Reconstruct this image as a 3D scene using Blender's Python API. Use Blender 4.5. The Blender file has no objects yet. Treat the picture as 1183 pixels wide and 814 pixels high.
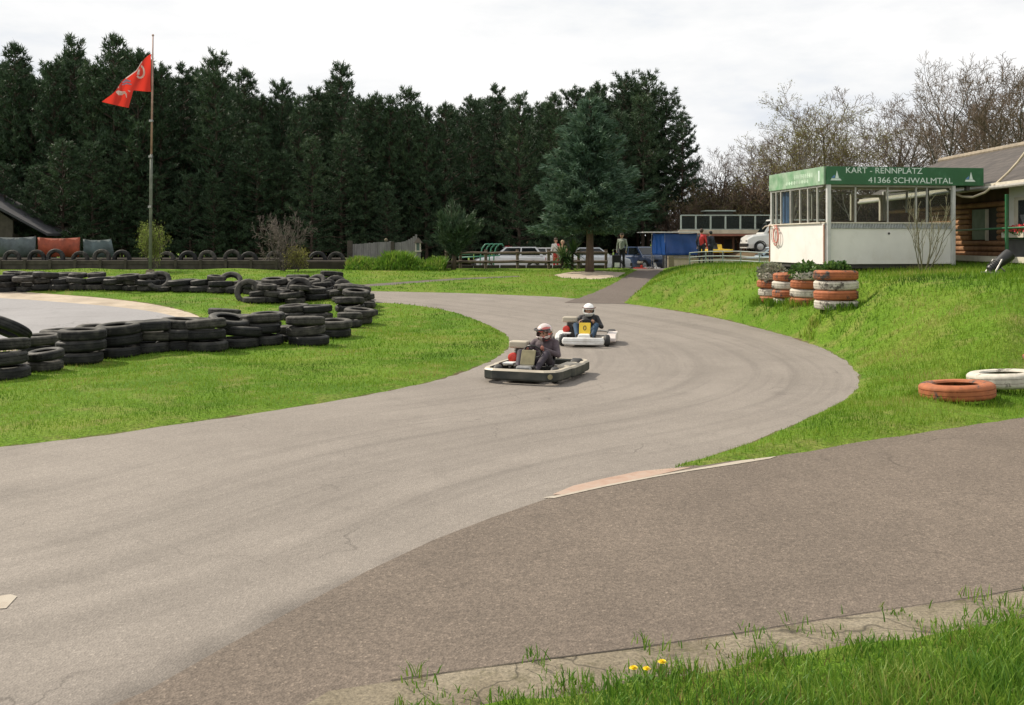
import bpy, bmesh, math, random
import numpy as np
from mathutils import Vector, Matrix
from mathutils.geometry import delaunay_2d_cdt

random.seed(7)
RNG = np.random.default_rng(11)
C = bpy.context.scene.collection
PI = math.pi
F, CX, HZ, H = 1150.0, 591.5, 280.0, 2.4          # picture scale of the survey used to place things

# ------------------------------------------------------------------ survey helpers
def sst(a, b, x):
    t = np.clip((np.asarray(x, float) - a) / (b - a), 0, 1)
    return t * t * (3 - 2 * t)

def zfar(y):
    return 1.05 * sst(26, 50, y) - .30 * sst(51, 53.5, y)

def U(u, v):
    """pixel of the photograph -> ground plan position on the road level"""
    ys = np.arange(3.0, 130, 0.02)
    zr = H - (v - HZ) * ys / F
    i = int(np.argmax(zr <= zfar(ys)))
    y = ys[i]
    return ((u - CX) * y / F, y)

def at(u, v, y):
    return Vector(((u - CX) * y / F, y, H - (v - HZ) * y / F))

def seg_dist(P, poly, closed=True):
    P = np.asarray(P, float)
    d = np.full(len(P), 1e9)
    n = len(poly)
    for i in range(n if closed else n - 1):
        a = np.array(poly[i], float); b = np.array(poly[(i + 1) % n], float)
        ab = b - a; L = ab @ ab + 1e-12
        t = np.clip(((P - a) @ ab) / L, 0, 1)
        q = a + t[:, None] * ab
        d = np.minimum(d, np.hypot(P[:, 0] - q[:, 0], P[:, 1] - q[:, 1]))
    return d

def inside(P, poly):
    P = np.asarray(P, float); c = np.zeros(len(P), bool)
    n = len(poly)
    for i in range(n):
        x1, y1 = poly[i]; x2, y2 = poly[(i + 1) % n]
        if y1 == y2: continue
        cond = (y1 > P[:, 1]) != (y2 > P[:, 1])
        xi = x1 + (P[:, 1] - y1) * (x2 - x1) / (y2 - y1)
        c ^= cond & (P[:, 0] < xi)
    return c

def sdf(P, poly):
    d = seg_dist(P, poly)
    return np.where(inside(P, poly), -d, d)

def smooth_line(pts, n=3):
    for _ in range(n):
        out = [pts[0]]
        for i in range(len(pts) - 1):
            a, b = pts[i], pts[i + 1]
            out.append((a[0] * .75 + b[0] * .25, a[1] * .75 + b[1] * .25))
            out.append((a[0] * .25 + b[0] * .75, a[1] * .25 + b[1] * .75))
        out.append(pts[-1]); pts = out
    return pts

# ------------------------------------------------------------------ ground plan
outer_edge = smooth_line([U(*p) for p in [(745, 548), (840, 521), (900, 498), (950, 475), (984, 456), (993, 438), (980, 420),
              (950, 402), (900, 385), (830, 367), (760, 356), (715, 350)]], 2)
far_edge = [U(*p) for p in [(690, 348), (640, 343), (540, 339), (430, 336.5), (300, 331), (150, 328), (0, 326), (-300, 325)]]
far_low = [U(*p) for p in [(-300, 331), (0, 332), (150, 335), (300, 339), (380, 346), (424, 350), (460, 351)]]
inner_edge = smooth_line([U(*p) for p in [(460, 351), (500, 355), (540, 364), (580, 381), (594, 394), (583, 411), (540, 430), (480, 447),
              (400, 462), (300, 478), (200, 492), (100, 507), (0, 518)]], 2)
low_edge = [(-8, 2.9), (-3, 4.62), U(390, 802), U(560, 775), U(800, 745), U(1000, 712), U(1183, 686), (8, 9.0), (25, 17.5)]
pit_top = [(25, 24.5), (14, 17.9), U(1183, 485), U(1090, 499), U(1000, 512), U(900, 530)]
ROAD = outer_edge + far_edge + far_low + inner_edge[1:] + [(-13, 7), (-30, -2), (-30, -14)] + low_edge + pit_top
PATH = [U(660, 349), U(692, 337), U(716, 325), U(738, 312), (6.0, 54), (9.2, 54), U(773, 307), U(764, 313), U(741, 331), U(720, 351)]
PARK = [(-14, 51.6), (7.9, 51.6), (8.6, 53.5), (24, 53.5), (30, 70), (-16, 70)]
HAIR = [(-30, 23)] + smooth_line([U(*p) for p in [(-200, 337), (0, 344), (80, 350), (140, 355), (190, 362), (218, 371), (215, 383), (150, 392), (0, 404), (-200, 415)]], 2) + [(-30, 20)]
SAND = [(-30, 18)] + smooth_line([U(*p) for p in [(-200, 328), (0, 335.5), (80, 341), (130, 345), (190, 353), (238, 366), (235, 385), (150, 396), (0, 408), (-200, 420)]], 2) + [(-30, 16)]
LANE = [U(*p) for p in [(380, 332), (440, 327.5), (530, 321.5), (600, 318.8), (600, 320.3), (530, 323.8), (440, 330.6), (395, 334)]]
PATCH = [U(*p) for p in [(640, 318), (662, 314), (690, 313), (722, 315), (712, 320), (690, 323), (655, 322)]]
VERGE = [U(390, 802), U(560, 775), U(800, 745), U(1000, 712), U(1183, 686), (8, 9.0), (8.3, 8.7), U(1183, 712), U(1000, 739), U(800, 773), U(640, 800), (-1.2, 5.05)]
BANKLINE = [(8.6, 54)] + [U(773, 307), U(764, 313), U(741, 331)] + outer_edge[::-1] + [U(900, 530), U(1000, 512), U(1090, 499), U(1183, 485), (14, 17.9), (25, 24.5)]
BANKPOLY = BANKLINE + [(120, 60), (120, 300), (8.6, 300)]

def bank(P):
    d = np.where(inside(P, BANKPOLY), np.maximum(seg_dist(P, BANKLINE, False) - .22, 0), 0)
    x, y = P[:, 0], P[:, 1]
    T = 1.3 + 0.05 * np.clip(x - 5, 0, 10)
    k = sst(15, 23.5, y); w = 6.5 - 4.1 * k
    T = T + (1.36 - T) * sst(34, 44, y)
    T = T + (.75 + 1.15 * sst(12, 13.5, x) * sst(53, 55.5, y) - T) * sst(50, 53, y)
    zf = zfar(y)
    return zf + np.maximum(T - zf, 0) * (sst(0, 1, d / w) * (1 - k) + (1 - (1 - np.clip(d / w, 0, 1)) ** 2) * k)

PADS = [((u - CX) * y / F, y, H - (v - HZ) * y / F - .02, r) for u, v, y, r in ((965, 355, 24.3, .62), (933, 351, 27.0, .52), (911, 351, 28.3, .5), (894, 349, 29.2, .5))]

def road_d(P):
    d = sdf(P, ROAD)
    for poly in (PATH, PARK, SAND, LANE, PATCH, VERGE):
        d = np.minimum(d, sdf(P, poly))
    return d

def wob(P, s, a):
    x, y = P[:, 0] * s, P[:, 1] * s
    return a * (np.sin(x * 1.7 + 1.3 * np.sin(y * .9)) * np.cos(y * 1.3 + .7 * np.sin(x * 1.1)) + .5 * np.sin(x * 3.1 + y * 2.3))

def ground(P, d=None):
    """height of the grass surface (sunk under every paved sheet)"""
    P = np.atleast_2d(np.asarray(P, float))
    if d is None: d = road_d(P)
    z = bank(P)
    z = z + np.where(d > 0, np.clip(d / 2, 0, 1) * wob(P, .55, .035), 0)
    fg = sst(0, 1.2, -( (P[:, 1]) - (5.05 + .33 * P[:, 0])) ) * (P[:, 1] < 9)          # verge by the photographer rises a little
    z = z + fg * .12 * (d > 0)
    # crisp little lip along paved edges
    e = d + wob(P, 4.0, .035) + wob(P, 11.0, .02)
    z = z + 0.06 * np.clip(e / .25, -1, 1) * (1 - .5 * sst(.4, 1.5, d))
    for px, py, pz, r in PADS:                      # levelled spots cut into the bank under the planters
        w = (1 - sst(r, r + .55, np.hypot(P[:, 0] - px, P[:, 1] - py))) * sst(.05, .65, d)
        z = z * (1 - w) + np.where(w > 0, pz, 0) * w
    return z

def gz(x, y):
    return float(ground([(x, y)])[0])

def road_z(x, y):
    return float(zfar(y)) + .012

def on_px(u, y):
    x = (u - CX) * y / F
    return Vector((x, y, gz(x, y)))

def hit(u, v):
    """first point of the ground seen along a line of the survey"""
    ys = np.arange(4.0, 110, 0.05)
    P = np.stack([(u - CX) * ys / F, ys], 1)
    zr = H - (v - HZ) * ys / F
    zg = ground(P)
    i = int(np.argmax(zr <= zg))
    return Vector((P[i, 0], ys[i], zg[i]))

# ------------------------------------------------------------------ mesh helpers
class MB:
    def __init__(s): s.v = []; s.f = []; s.m = []
    def add(s, vs, fs, mi=0, M=None):
        o = len(s.v)
        for p in vs:
            p = Vector(p)
            s.v.append(tuple(M @ p) if M is not None else tuple(p))
        for f in fs:
            s.f.append([i + o for i in f]); s.m.append(mi)
    def box(s, c, d, rz=0, mi=0, M=None, taper=1.0):
        x, y, z = d[0] / 2, d[1] / 2, d[2] / 2
        t = taper
        vs = [(-x, -y, -z), (x, -y, -z), (x, y, -z), (-x, y, -z), (-x * t, -y * t, z), (x * t, -y * t, z), (x * t, y * t, z), (-x * t, y * t, z)]
        L = Matrix.Translation(Vector(c)) @ Matrix.Rotation(rz, 4, 'Z')
        if M is not None: L = M @ L
        s.add(vs, [(0, 3, 2, 1), (4, 5, 6, 7), (0, 1, 5, 4), (1, 2, 6, 5), (2, 3, 7, 6), (3, 0, 4, 7)], mi, L)
    def bar(s, a, b, w, h=None, mi=0):
        a, b = Vector(a), Vector(b); h = h or w
        d = b - a; L = d.length
        z = d.normalized()
        up = Vector((0, 0, 1)) if abs(z.z) < .9 else Vector((0, 1, 0))
        x = up.cross(z).normalized(); y = z.cross(x)
        M = Matrix((x, y, z)).transposed().to_4x4(); M.translation = (a + b) / 2
        s.box((0, 0, 0), (w, h, L), 0, mi, M)
    def tube(s, pts, r, n=8, mi=0, cap=True, M=None):
        pts = [Vector(p) for p in pts]
        if not isinstance(r, (list, tuple)): r = [r] * len(pts)
        t = (pts[1] - pts[0]).normalized()
        up = Vector((0, 0, 1)) if abs(t.z) < .9 else Vector((1, 0, 0))
        x = up.cross(t).normalized()
        o = []; k = len(pts)
        vs = []
        for i, p in enumerate(pts):
            t = (pts[min(i + 1, k - 1)] - pts[max(i - 1, 0)]).normalized()
            x = (x - t * x.dot(t))
            x = x.normalized() if x.length > 1e-6 else Vector((1, 0, 0))
            y = t.cross(x)
            for j in range(n):
                a = 2 * PI * j / n
                vs.append(p + (x * math.cos(a) + y * math.sin(a)) * r[i])
        fs = [(i * n + j, i * n + (j + 1) % n, (i + 1) * n + (j + 1) % n, (i + 1) * n + j) for i in range(k - 1) for j in range(n)]
        if cap:
            fs.append(tuple(range(n - 1, -1, -1))); fs.append(tuple((k - 1) * n + j for j in range(n)))
        s.add(vs, fs, mi, M)
    def lathe(s, prof, n=24, mi=0, closed=False, M=None, cap=False, radial=None):
        vs = []; k = len(prof)
        for j in range(n):
            a = 2 * PI * j / n
            for i, (r, z) in enumerate(prof):
                rr = r + (radial(i, j) if radial else 0)
                vs.append((rr * math.cos(a), rr * math.sin(a), z))
        fs = []
        for j in range(n):
            q = (j + 1) % n
            for i in range(k if closed else k - 1):
                i2 = (i + 1) % k
                fs.append((j * k + i, q * k + i, q * k + i2, j * k + i2))
        if cap:
            fs.append(tuple(j * k for j in range(n))[::-1]); fs.append(tuple(j * k + k - 1 for j in range(n)))
        s.add(vs, fs, mi, M)
    def ball(s, c, r, n=12, mi=0, M=None):
        if not isinstance(r, (list, tuple)): r = (r, r, r)
        prof = [(max(math.sin(PI * i / n), 1e-4), -math.cos(PI * i / n)) for i in range(n + 1)]
        L = Matrix.Translation(Vector(c)) @ Matrix.Diagonal((r[0], r[1], r[2], 1))
        if M is not None: L = M @ L
        s.lathe(prof, n + 4, mi, M=L)
    def capsule(s, a, b, ra, rb, mi=0, n=12):
        a, b = Vector(a), Vector(b); d = b - a
        t = d.normalized() if d.length > 1e-6 else Vector((0, 0, 1))
        pts = []; rr = []
        for i in range(5):
            q = PI / 2 * i / 5
            pts.append(a - t * ra * math.cos(q)); rr.append(max(ra * math.sin(q), .001))
        pts += [a, b]; rr += [ra, rb]
        for i in range(4, -1, -1):
            q = PI / 2 * i / 5
            pts.append(b + t * rb * math.cos(q)); rr.append(max(rb * math.sin(q), .001))
        s.tube(pts, rr, n, mi)
    def prism(s, poly, y0, y1, mi=0, M=None):
        """poly in local XZ extruded along Y"""
        n = len(poly)
        vs = [(x, y0, z) for x, z in poly] + [(x, y1, z) for x, z in poly]
        fs = [tuple(range(n)), tuple(range(2 * n - 1, n - 1, -1))]
        fs += [(i, i + n, (i + 1) % n + n, (i + 1) % n) for i in range(n)]
        s.add(vs, fs, mi, M)
    def quad(s, a, b, c, d, mi=0): s.add([a, b, c, d], [(0, 1, 2, 3)], mi)
    def build(s, name, mats, parent=None, smooth=False, bevel=0, seg=2):
        me = bpy.data.meshes.new(name)
        me.from_pydata(s.v, [], s.f)
        if not isinstance(mats, (list, tuple)): mats = [mats]
        for m in mats: me.materials.append(m)
        me.polygons.foreach_set('material_index', s.m)
        bm = bmesh.new(); bm.from_mesh(me)
        bmesh.ops.recalc_face_normals(bm, faces=bm.faces)
        bm.to_mesh(me); bm.free()
        if smooth:
            me.polygons.foreach_set('use_smooth', [True] * len(me.polygons))
        o = bpy.data.objects.new(name, me); C.objects.link(o)
        if smooth and smooth != 'all':
            m = o.modifiers.new('edge', 'EDGE_SPLIT'); m.split_angle = math.radians(40)
        if bevel:
            b = o.modifiers.new('bevel', 'BEVEL'); b.width = bevel; b.segments = seg; b.limit_method = 'ANGLE'; b.angle_limit = math.radians(35)
        if parent: o.parent = parent
        return o

def arrays_obj(name, V, Fc, mat, parent=None, smooth=False):
    """triangle soup from numpy arrays -> one mesh object"""
    me = bpy.data.meshes.new(name)
    V = np.ascontiguousarray(V, np.float32); Fc = np.ascontiguousarray(Fc, np.int32)
    k = Fc.shape[1]
    me.vertices.add(len(V)); me.vertices.foreach_set('co', V.ravel())
    me.loops.add(Fc.size); me.loops.foreach_set('vertex_index', Fc.ravel())
    me.polygons.add(len(Fc)); me.polygons.foreach_set('loop_start', np.arange(0, Fc.size, k, dtype=np.int32))
    me.update(calc_edges=True)
    me.polygons.foreach_set('use_smooth', np.full(len(Fc), smooth))
    me.materials.append(mat)
    o = bpy.data.objects.new(name, me); C.objects.link(o)
    if parent: o.parent = parent
    return o

def tag(o, label=None, cat=None, group=None, kind=None):
    if label: o['label'] = label
    if cat: o['category'] = cat
    if group: o['group'] = group
    if kind: o['kind'] = kind
    return o

def thing(name, label, cat, loc=(0, 0, 0), rz=0, group=None):
    o = bpy.data.objects.new(name, None); C.objects.link(o)
    o.empty_display_size = .2
    o.location = loc; o.rotation_euler = (0, 0, rz)
    return tag(o, label, cat, group)

def dup(root, loc, rz=0, label=None, group=None, scale=None):
    r = root.copy(); C.objects.link(r)
    r.location = loc; r.rotation_euler = (root.rotation_euler.x, root.rotation_euler.y, rz)
    if scale: r.scale = scale if isinstance(scale, (tuple, list)) else (scale,) * 3
    if label: r['label'] = label
    if group: r['group'] = group
    for ch in list(root.children):
        c = ch.copy(); C.objects.link(c); c.parent = r
        for g in list(ch.children):
            q = g.copy(); C.objects.link(q); q.parent = c
    return r

ORD = ['zeroth', 'first', 'second', 'third', 'fourth', 'fifth', 'sixth', 'seventh', 'eighth', 'ninth', 'tenth', 'eleventh', 'twelfth', 'thirteenth',
       'fourteenth', 'fifteenth', 'sixteenth', 'seventeenth', 'eighteenth', 'nineteenth', 'twentieth']
def ordw(n):
    tens = ['', '', 'twenty', 'thirty', 'forty', 'fifty', 'sixty', 'seventy']
    if n <= 20: return ORD[n]
    if n % 10 == 0: return tens[n // 10][:-1] + 'ieth'
    return tens[n // 10] + '-' + ORD[n % 10]

# ------------------------------------------------------------------ materials
def mk(name):
    m = bpy.data.materials.new(name); m.use_nodes = True
    nt = m.node_tree
    return m, nt, nt.nodes['Principled BSDF']

def N(nt, t, **kw):
    n = nt.nodes.new(t)
    for k, v in kw.items(): setattr(n, k, v)
    return n

def coords(nt, kind='Object'):
    t = N(nt, 'ShaderNodeTexCoord'); return t.outputs[kind]

def noise(nt, vec, scale, detail=4, rough=.55):
    n = N(nt, 'ShaderNodeTexNoise'); n.inputs['Scale'].default_value = scale
    n.inputs['Detail'].default_value = detail; n.inputs['Roughness'].default_value = rough
    nt.links.new(vec, n.inputs['Vector']); return n.outputs['Fac']

def ramp(nt, fac, stops):
    r = N(nt, 'ShaderNodeValToRGB'); e = r.color_ramp.elements
    while len(e) > 1: e.remove(e[-1])
    for i, (p, c) in enumerate(stops):
        q = e[0] if i == 0 else e.new(p)
        q.position = p
        if not isinstance(c, (tuple, list)): c = (c, c, c)
        q.color = (c[0], c[1], c[2], 1)
    nt.links.new(fac, r.inputs['Fac']); return r.outputs['Color']

def mixc(nt, fac, a, b, mode='MIX'):
    m = N(nt, 'ShaderNodeMix', data_type='RGBA', blend_type=mode)
    for sock, val in ((m.inputs[0], fac), (m.inputs[6], a), (m.inputs[7], b)):
        if isinstance(val, (int, float)): sock.default_value = val
        elif isinstance(val, (tuple, list)): sock.default_value = (val[0], val[1], val[2], 1)
        else: nt.links.new(val, sock)
    return m.outputs[2]

def bump(nt, bsdf, hgt, strength=.3, dist=.02):
    b = N(nt, 'ShaderNodeBump'); b.inputs['Strength'].default_value = strength; b.inputs['Distance'].default_value = dist
    nt.links.new(hgt, b.inputs['Height']); nt.links.new(b.outputs['Normal'], bsdf.inputs['Normal'])

def paint(name, col, rough=.5, var=.18, scale=6, metal=0, bumpy=0, coat=0, dirt=None, dirt_amt=.35, dscale=3.0):
    m, nt, b = mk(name)
    v = coords(nt)
    n = noise(nt, v, scale, 5)
    dark = tuple(c * (1 - var) for c in col); lite = tuple(min(c * (1 + var), .95) for c in col)
    c = ramp(nt, n, [(.3, dark), (.7, lite)])
    if dirt:
        n2 = noise(nt, v, dscale, 6, .65)
        f = ramp(nt, n2, [(.62 - dirt_amt * .3, 0), (.75, 1)])
        c = mixc(nt, f, c, dirt)
    nt.links.new(c, b.inputs['Base Color'])
    b.inputs['Roughness'].default_value = rough; b.inputs['Metallic'].default_value = metal
    b.inputs['Coat Weight'].default_value = coat
    if bumpy: bump(nt, b, noise(nt, v, scale * 6, 4), bumpy, .01)
    return m

def leafy(name, stops, trans=.35, scale=.6, rough=.6, island=.5, gain=1.0):
    """leaves, needles, blades: colour varies by clump and by leaf, light passes through"""
    m, nt, b = mk(name)
    v = coords(nt)
    g = N(nt, 'ShaderNodeNewGeometry')
    oi = N(nt, 'ShaderNodeObjectInfo')
    n = noise(nt, v, scale, 3)
    if gain != 1:
        gn = N(nt, 'ShaderNodeMath', operation='MULTIPLY_ADD'); nt.links.new(n, gn.inputs[0]); gn.inputs[1].default_value = gain; gn.inputs[2].default_value = .5 - .5 * gain; n = gn.outputs[0]
    a = N(nt, 'ShaderNodeMath', operation='MULTIPLY_ADD'); nt.links.new(g.outputs['Random Per Island'], a.inputs[0]); a.inputs[1].default_value = island; nt.links.new(n, a.inputs[2])
    s = N(nt, 'ShaderNodeMath', operation='SUBTRACT'); nt.links.new(a.outputs[0], s.inputs[0]); s.inputs[1].default_value = island / 2
    q = N(nt, 'ShaderNodeMath', operation='MULTIPLY_ADD'); nt.links.new(oi.outputs['Random'], q.inputs[0]); q.inputs[1].default_value = .16; nt.links.new(s.outputs[0], q.inputs[2])
    q2 = N(nt, 'ShaderNodeMath', operation='SUBTRACT'); nt.links.new(q.outputs[0], q2.inputs[0]); q2.inputs[1].default_value = .08
    c = ramp(nt, q2.outputs[0], stops)
    nt.links.new(c, b.inputs['Base Color']); b.inputs['Roughness'].default_value = rough
    b.inputs['Specular IOR Level'].default_value = .25
    t = N(nt, 'ShaderNodeBsdfTranslucent'); nt.links.new(c, t.inputs['Color'])
    mx = N(nt, 'ShaderNodeMixShader'); mx.inputs[0].default_value = trans
    nt.links.new(b.outputs[0], mx.inputs[1]); nt.links.new(t.outputs[0], mx.inputs[2])
    nt.links.new(mx.outputs[0], nt.nodes['Material Output'].inputs['Surface'])
    return m

def bark(name, a, b_, scale=5):
    m, nt, b = mk(name)
    mp = N(nt, 'ShaderNodeMapping'); mp.inputs['Scale'].default_value = (1, 1, .25); nt.links.new(coords(nt), mp.inputs['Vector'])
    n = noise(nt, mp.outputs[0], scale, 6, .65)
    nt.links.new(ramp(nt, n, [(.3, a), (.7, b_)]), b.inputs['Base Color'])
    b.inputs['Roughness'].default_value = .9
    bump(nt, b, n, .6, .03)
    return m

def glass(name, tint=(.75, .82, .82), alpha=.35, rough=.05):
    m, nt, b = mk(name)
    b.inputs['Base Color'].default_value = (*[c * .12 for c in tint], 1); b.inputs['Roughness'].default_value = rough
    b.inputs['Specular IOR Level'].default_value = .6
    t = N(nt, 'ShaderNodeBsdfTransparent'); t.inputs['Color'].default_value = (*tint, 1)
    mx = N(nt, 'ShaderNodeMixShader'); mx.inputs[0].default_value = alpha
    nt.links.new(t.outputs[0], mx.inputs[1]); nt.links.new(b.outputs[0], mx.inputs[2])
    nt.links.new(mx.outputs[0], nt.nodes['Material Output'].inputs['Surface'])
    return m

def asphalt(name, dark, lite, streak=0, warm=(1, 1, 1), speck=.5):
    m, nt, b = mk(name)
    v = coords(nt)
    big = noise(nt, v, .35, 5, .6); mid = noise(nt, v, 2.2, 5, .6); fine = noise(nt, v, 34, 4, .75)
    vor = N(nt, 'ShaderNodeTexVoronoi'); vor.inputs['Scale'].default_value = 70; nt.links.new(v, vor.inputs['Vector'])
    c = ramp(nt, big, [(.3, dark), (.7, lite)])
    c = mixc(nt, .5, c, mixc(nt, mid, dark, lite))
    if streak:
        sa = N(nt, 'ShaderNodeAttribute'); sa.attribute_name = 'seam'
        se = N(nt, 'ShaderNodeMath', operation='MULTIPLY_ADD'); nt.links.new(mid, se.inputs[0]); se.inputs[1].default_value = .22; nt.links.new(sa.outputs['Fac'], se.inputs[2])
        c = mixc(nt, ramp(nt, se.outputs[0], [(.10, .85), (.34, 0)]), c, tuple(x * .52 for x in dark))
        uv = N(nt, 'ShaderNodeUVMap'); uv.uv_map = 'along'
        mp = N(nt, 'ShaderNodeMapping'); mp.inputs['Scale'].default_value = (.045, 1.0, 1); nt.links.new(uv.outputs[0], mp.inputs['Vector'])
        s1 = noise(nt, mp.outputs[0], 1.5, 5, .62)
        mp2 = N(nt, 'ShaderNodeMapping'); mp2.inputs['Scale'].default_value = (.10, 2.6, 1); mp2.inputs['Location'].default_value = (5, 3, 0); nt.links.new(uv.outputs[0], mp2.inputs['Vector'])
        s2 = noise(nt, mp2.outputs[0], 2.2, 4, .6)
        f1 = ramp(nt, s1, [(.47, 0), (.66, 1)]); f2 = ramp(nt, s2, [(.52, 0), (.66, 1)])
        lo = tuple(x * .62 for x in dark)
        c = mixc(nt, mixc(nt, mixc(nt, big, (.10, .10, .10), (.52, .52, .52)), (0, 0, 0), f1), c, lo)
        c = mixc(nt, mixc(nt, mixc(nt, big, (.36, .36, .36), (.05, .05, .05)), (0, 0, 0), f2), c, lo)
    sp = ramp(nt, fine, [(.33, .40), (.5, 1.0), (.68, 1.6)])
    c = mixc(nt, speck, c, sp, 'MULTIPLY')
    sv = N(nt, 'ShaderNodeTexWhiteNoise'); nt.links.new(vor.outputs['Position'], sv.inputs['Vector'])
    g = ramp(nt, sv.outputs['Value'], [(0, .6), (.8, 1.0), (.93, 1.15), (1, 2.0)])
    c = mixc(nt, speck * .8, c, g, 'MULTIPLY')
    # hairline cracks and darker oily patches
    wn = N(nt, 'ShaderNodeTexNoise'); wn.inputs['Scale'].default_value = 1.1; wn.inputs['Detail'].default_value = 5; nt.links.new(v, wn.inputs['Vector'])
    vm = N(nt, 'ShaderNodeVectorMath', operation='MULTIPLY_ADD'); nt.links.new(wn.outputs['Color'], vm.inputs[0]); vm.inputs[1].default_value = (1.6, 1.6, 0); nt.links.new(v, vm.inputs[2])
    cr = N(nt, 'ShaderNodeTexVoronoi', feature='DISTANCE_TO_EDGE'); cr.inputs['Scale'].default_value = .42; nt.links.new(vm.outputs[0], cr.inputs['Vector'])
    cf = ramp(nt, cr.outputs['Distance'], [(.0, .55), (.006, .0)])
    gate = ramp(nt, noise(nt, v, .5, 2), [(.5, 0), (.62, 1)])
    c = mixc(nt, mixc(nt, 1, cf, gate, 'MULTIPLY'), c, tuple(x * .35 for x in dark))
    st = ramp(nt, noise(nt, v, .9, 6, .7), [(.56, 0), (.75, .35)])
    c = mixc(nt, st, c, tuple(x * .6 for x in dark))
    nt.links.new(c, b.inputs['Base Color'])
    b.inputs['Roughness'].default_value = .85; b.inputs['Specular IOR Level'].default_value = .3
    bump(nt, b, vor.outputs['Distance'], .5, .01)
    return m
# ------------------------------------------------------------------ palette
GRASS = leafy('grass_blades', [(.1, (.045, .10, .008)), (.36, (.095, .20, .012)), (.6, (.155, .265, .018)), (.8, (.235, .30, .04)), (.95, (.33, .28, .10))], .4, .38, .55, .42, 1.9)
RANK = leafy('rank_grass', [(.1, (.035, .09, .01)), (.4, (.085, .19, .02)), (.7, (.16, .27, .03)), (.95, (.28, .30, .08))], .4, .8, .5, .5)
DRY = leafy('dry_stalks', [(.2, (.12, .07, .03)), (.8, (.3, .21, .09))], .2, .8, .7, .5)
TRACK = asphalt('worn_track_asphalt', (.186, .162, .139), (.286, .252, .218), 1, speck=.27)
PIT = asphalt('pit_lane_asphalt', (.112, .089, .070), (.195, .156, .123), 0, speck=.55)
PATHM = asphalt('path_asphalt', (.11, .088, .074), (.165, .135, .115), 0, speck=.5)
CONC = paint('concrete', (.29, .245, .18), .95, .35, 2.2, bumpy=.5, dirt=(.13, .105, .06), dirt_amt=1.3, dscale=2.0)
PARKM = paint('pale_gravel', (.42, .38, .33), .9, .2, 2, bumpy=.2)
SANDM = paint('sandy_earth', (.40, .33, .25), .95, .25, 1.5, bumpy=.3, dirt=(.25, .19, .12))
GREYM = asphalt('infield_asphalt', (.24, .23, .23), (.33, .32, .32), 0, speck=.25)

def weathered():
    m, nt, b = mk('weathered_concrete')
    v = coords(nt)
    c = ramp(nt, noise(nt, v, 1.7, 6, .65), [(.3, (.13, .105, .068)), (.55, (.205, .172, .12)), (.75, (.27, .232, .172))])
    c = mixc(nt, .85, c, ramp(nt, noise(nt, v, 42, 4, .75), [(.32, .45), (.5, 1), (.68, 1.5)]), 'MULTIPLY')
    c = mixc(nt, ramp(nt, noise(nt, v, 4.5, 6, .7), [(.54, 0), (.66, .8)]), c, (.085, .075, .035))
    wn = N(nt, 'ShaderNodeTexNoise'); wn.inputs['Scale'].default_value = 3; nt.links.new(v, wn.inputs['Vector'])
    vm = N(nt, 'ShaderNodeVectorMath', operation='MULTIPLY_ADD'); nt.links.new(wn.outputs['Color'], vm.inputs[0]); vm.inputs[1].default_value = (.5, .5, 0); nt.links.new(v, vm.inputs[2])
    cr = N(nt, 'ShaderNodeTexVoronoi', feature='DISTANCE_TO_EDGE'); cr.inputs['Scale'].default_value = 1.1; nt.links.new(vm.outputs[0], cr.inputs['Vector'])
    c = mixc(nt, ramp(nt, cr.outputs['Distance'], [(.0, .85), (.014, 0)]), c, (.045, .038, .025))
    nt.links.new(c, b.inputs['Base Color']); b.inputs['Roughness'].default_value = .95
    bump(nt, b, noise(nt, v, 30, 5, .7), .7, .012)
    return m
WCONC = weathered()
def ground_mat():
    m, nt, b = mk('meadow')
    v = coords(nt)
    big = noise(nt, v, .28, 5, .6); mid = noise(nt, v, 1.6, 5, .6); fine = noise(nt, v, 22, 4, .7)
    c = ramp(nt, big, [(.3, (.066, .14, .012)), (.52, (.11, .195, .018)), (.72, (.17, .215, .034))])
    c = mixc(nt, ramp(nt, mid, [(.5, 0), (.72, .7)]), c, (.23, .21, .07))
    c = mixc(nt, .8, c, ramp(nt, fine, [(.3, .45), (.5, .95), (.7, 1.6)]), 'MULTIPLY')
    at_ = N(nt, 'ShaderNodeAttribute'); at_.attribute_name = 'edge'
    e = N(nt, 'ShaderNodeMath', operation='MULTIPLY_ADD'); nt.links.new(mid, e.inputs[0]); e.inputs[1].default_value = .35; nt.links.new(at_.outputs['Fac'], e.inputs[2])
    soil = ramp(nt, e.outputs[0], [(.17, 1), (.245, 0)])
    c = mixc(nt, soil, c, mixc(nt, fine, (.07, .05, .03), (.17, .125, .075)))
    nt.links.new(c, b.inputs['Base Color']); b.inputs['Roughness'].default_value = .95; b.inputs['Specular IOR Level'].default_value = .1
    bump(nt, b, fine, .8, .04)
    return m
MEADOW = ground_mat()

# ------------------------------------------------------------------ the ground sheet
def axis(lo, a, b, hi, step, mid, m0, m1):
    out = list(np.arange(a, b + 1e-6, step))
    x = b
    while x < m1: x += mid; out.append(x)
    g = mid
    while x < hi: g *= 1.35; x += g; out.append(x)
    x = a; pre = []
    while x > m0: x -= mid; pre.append(x)
    g = mid
    while x > lo: g *= 1.35; x -= g; pre.append(x)
    return np.array(pre[::-1] + out)

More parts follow.
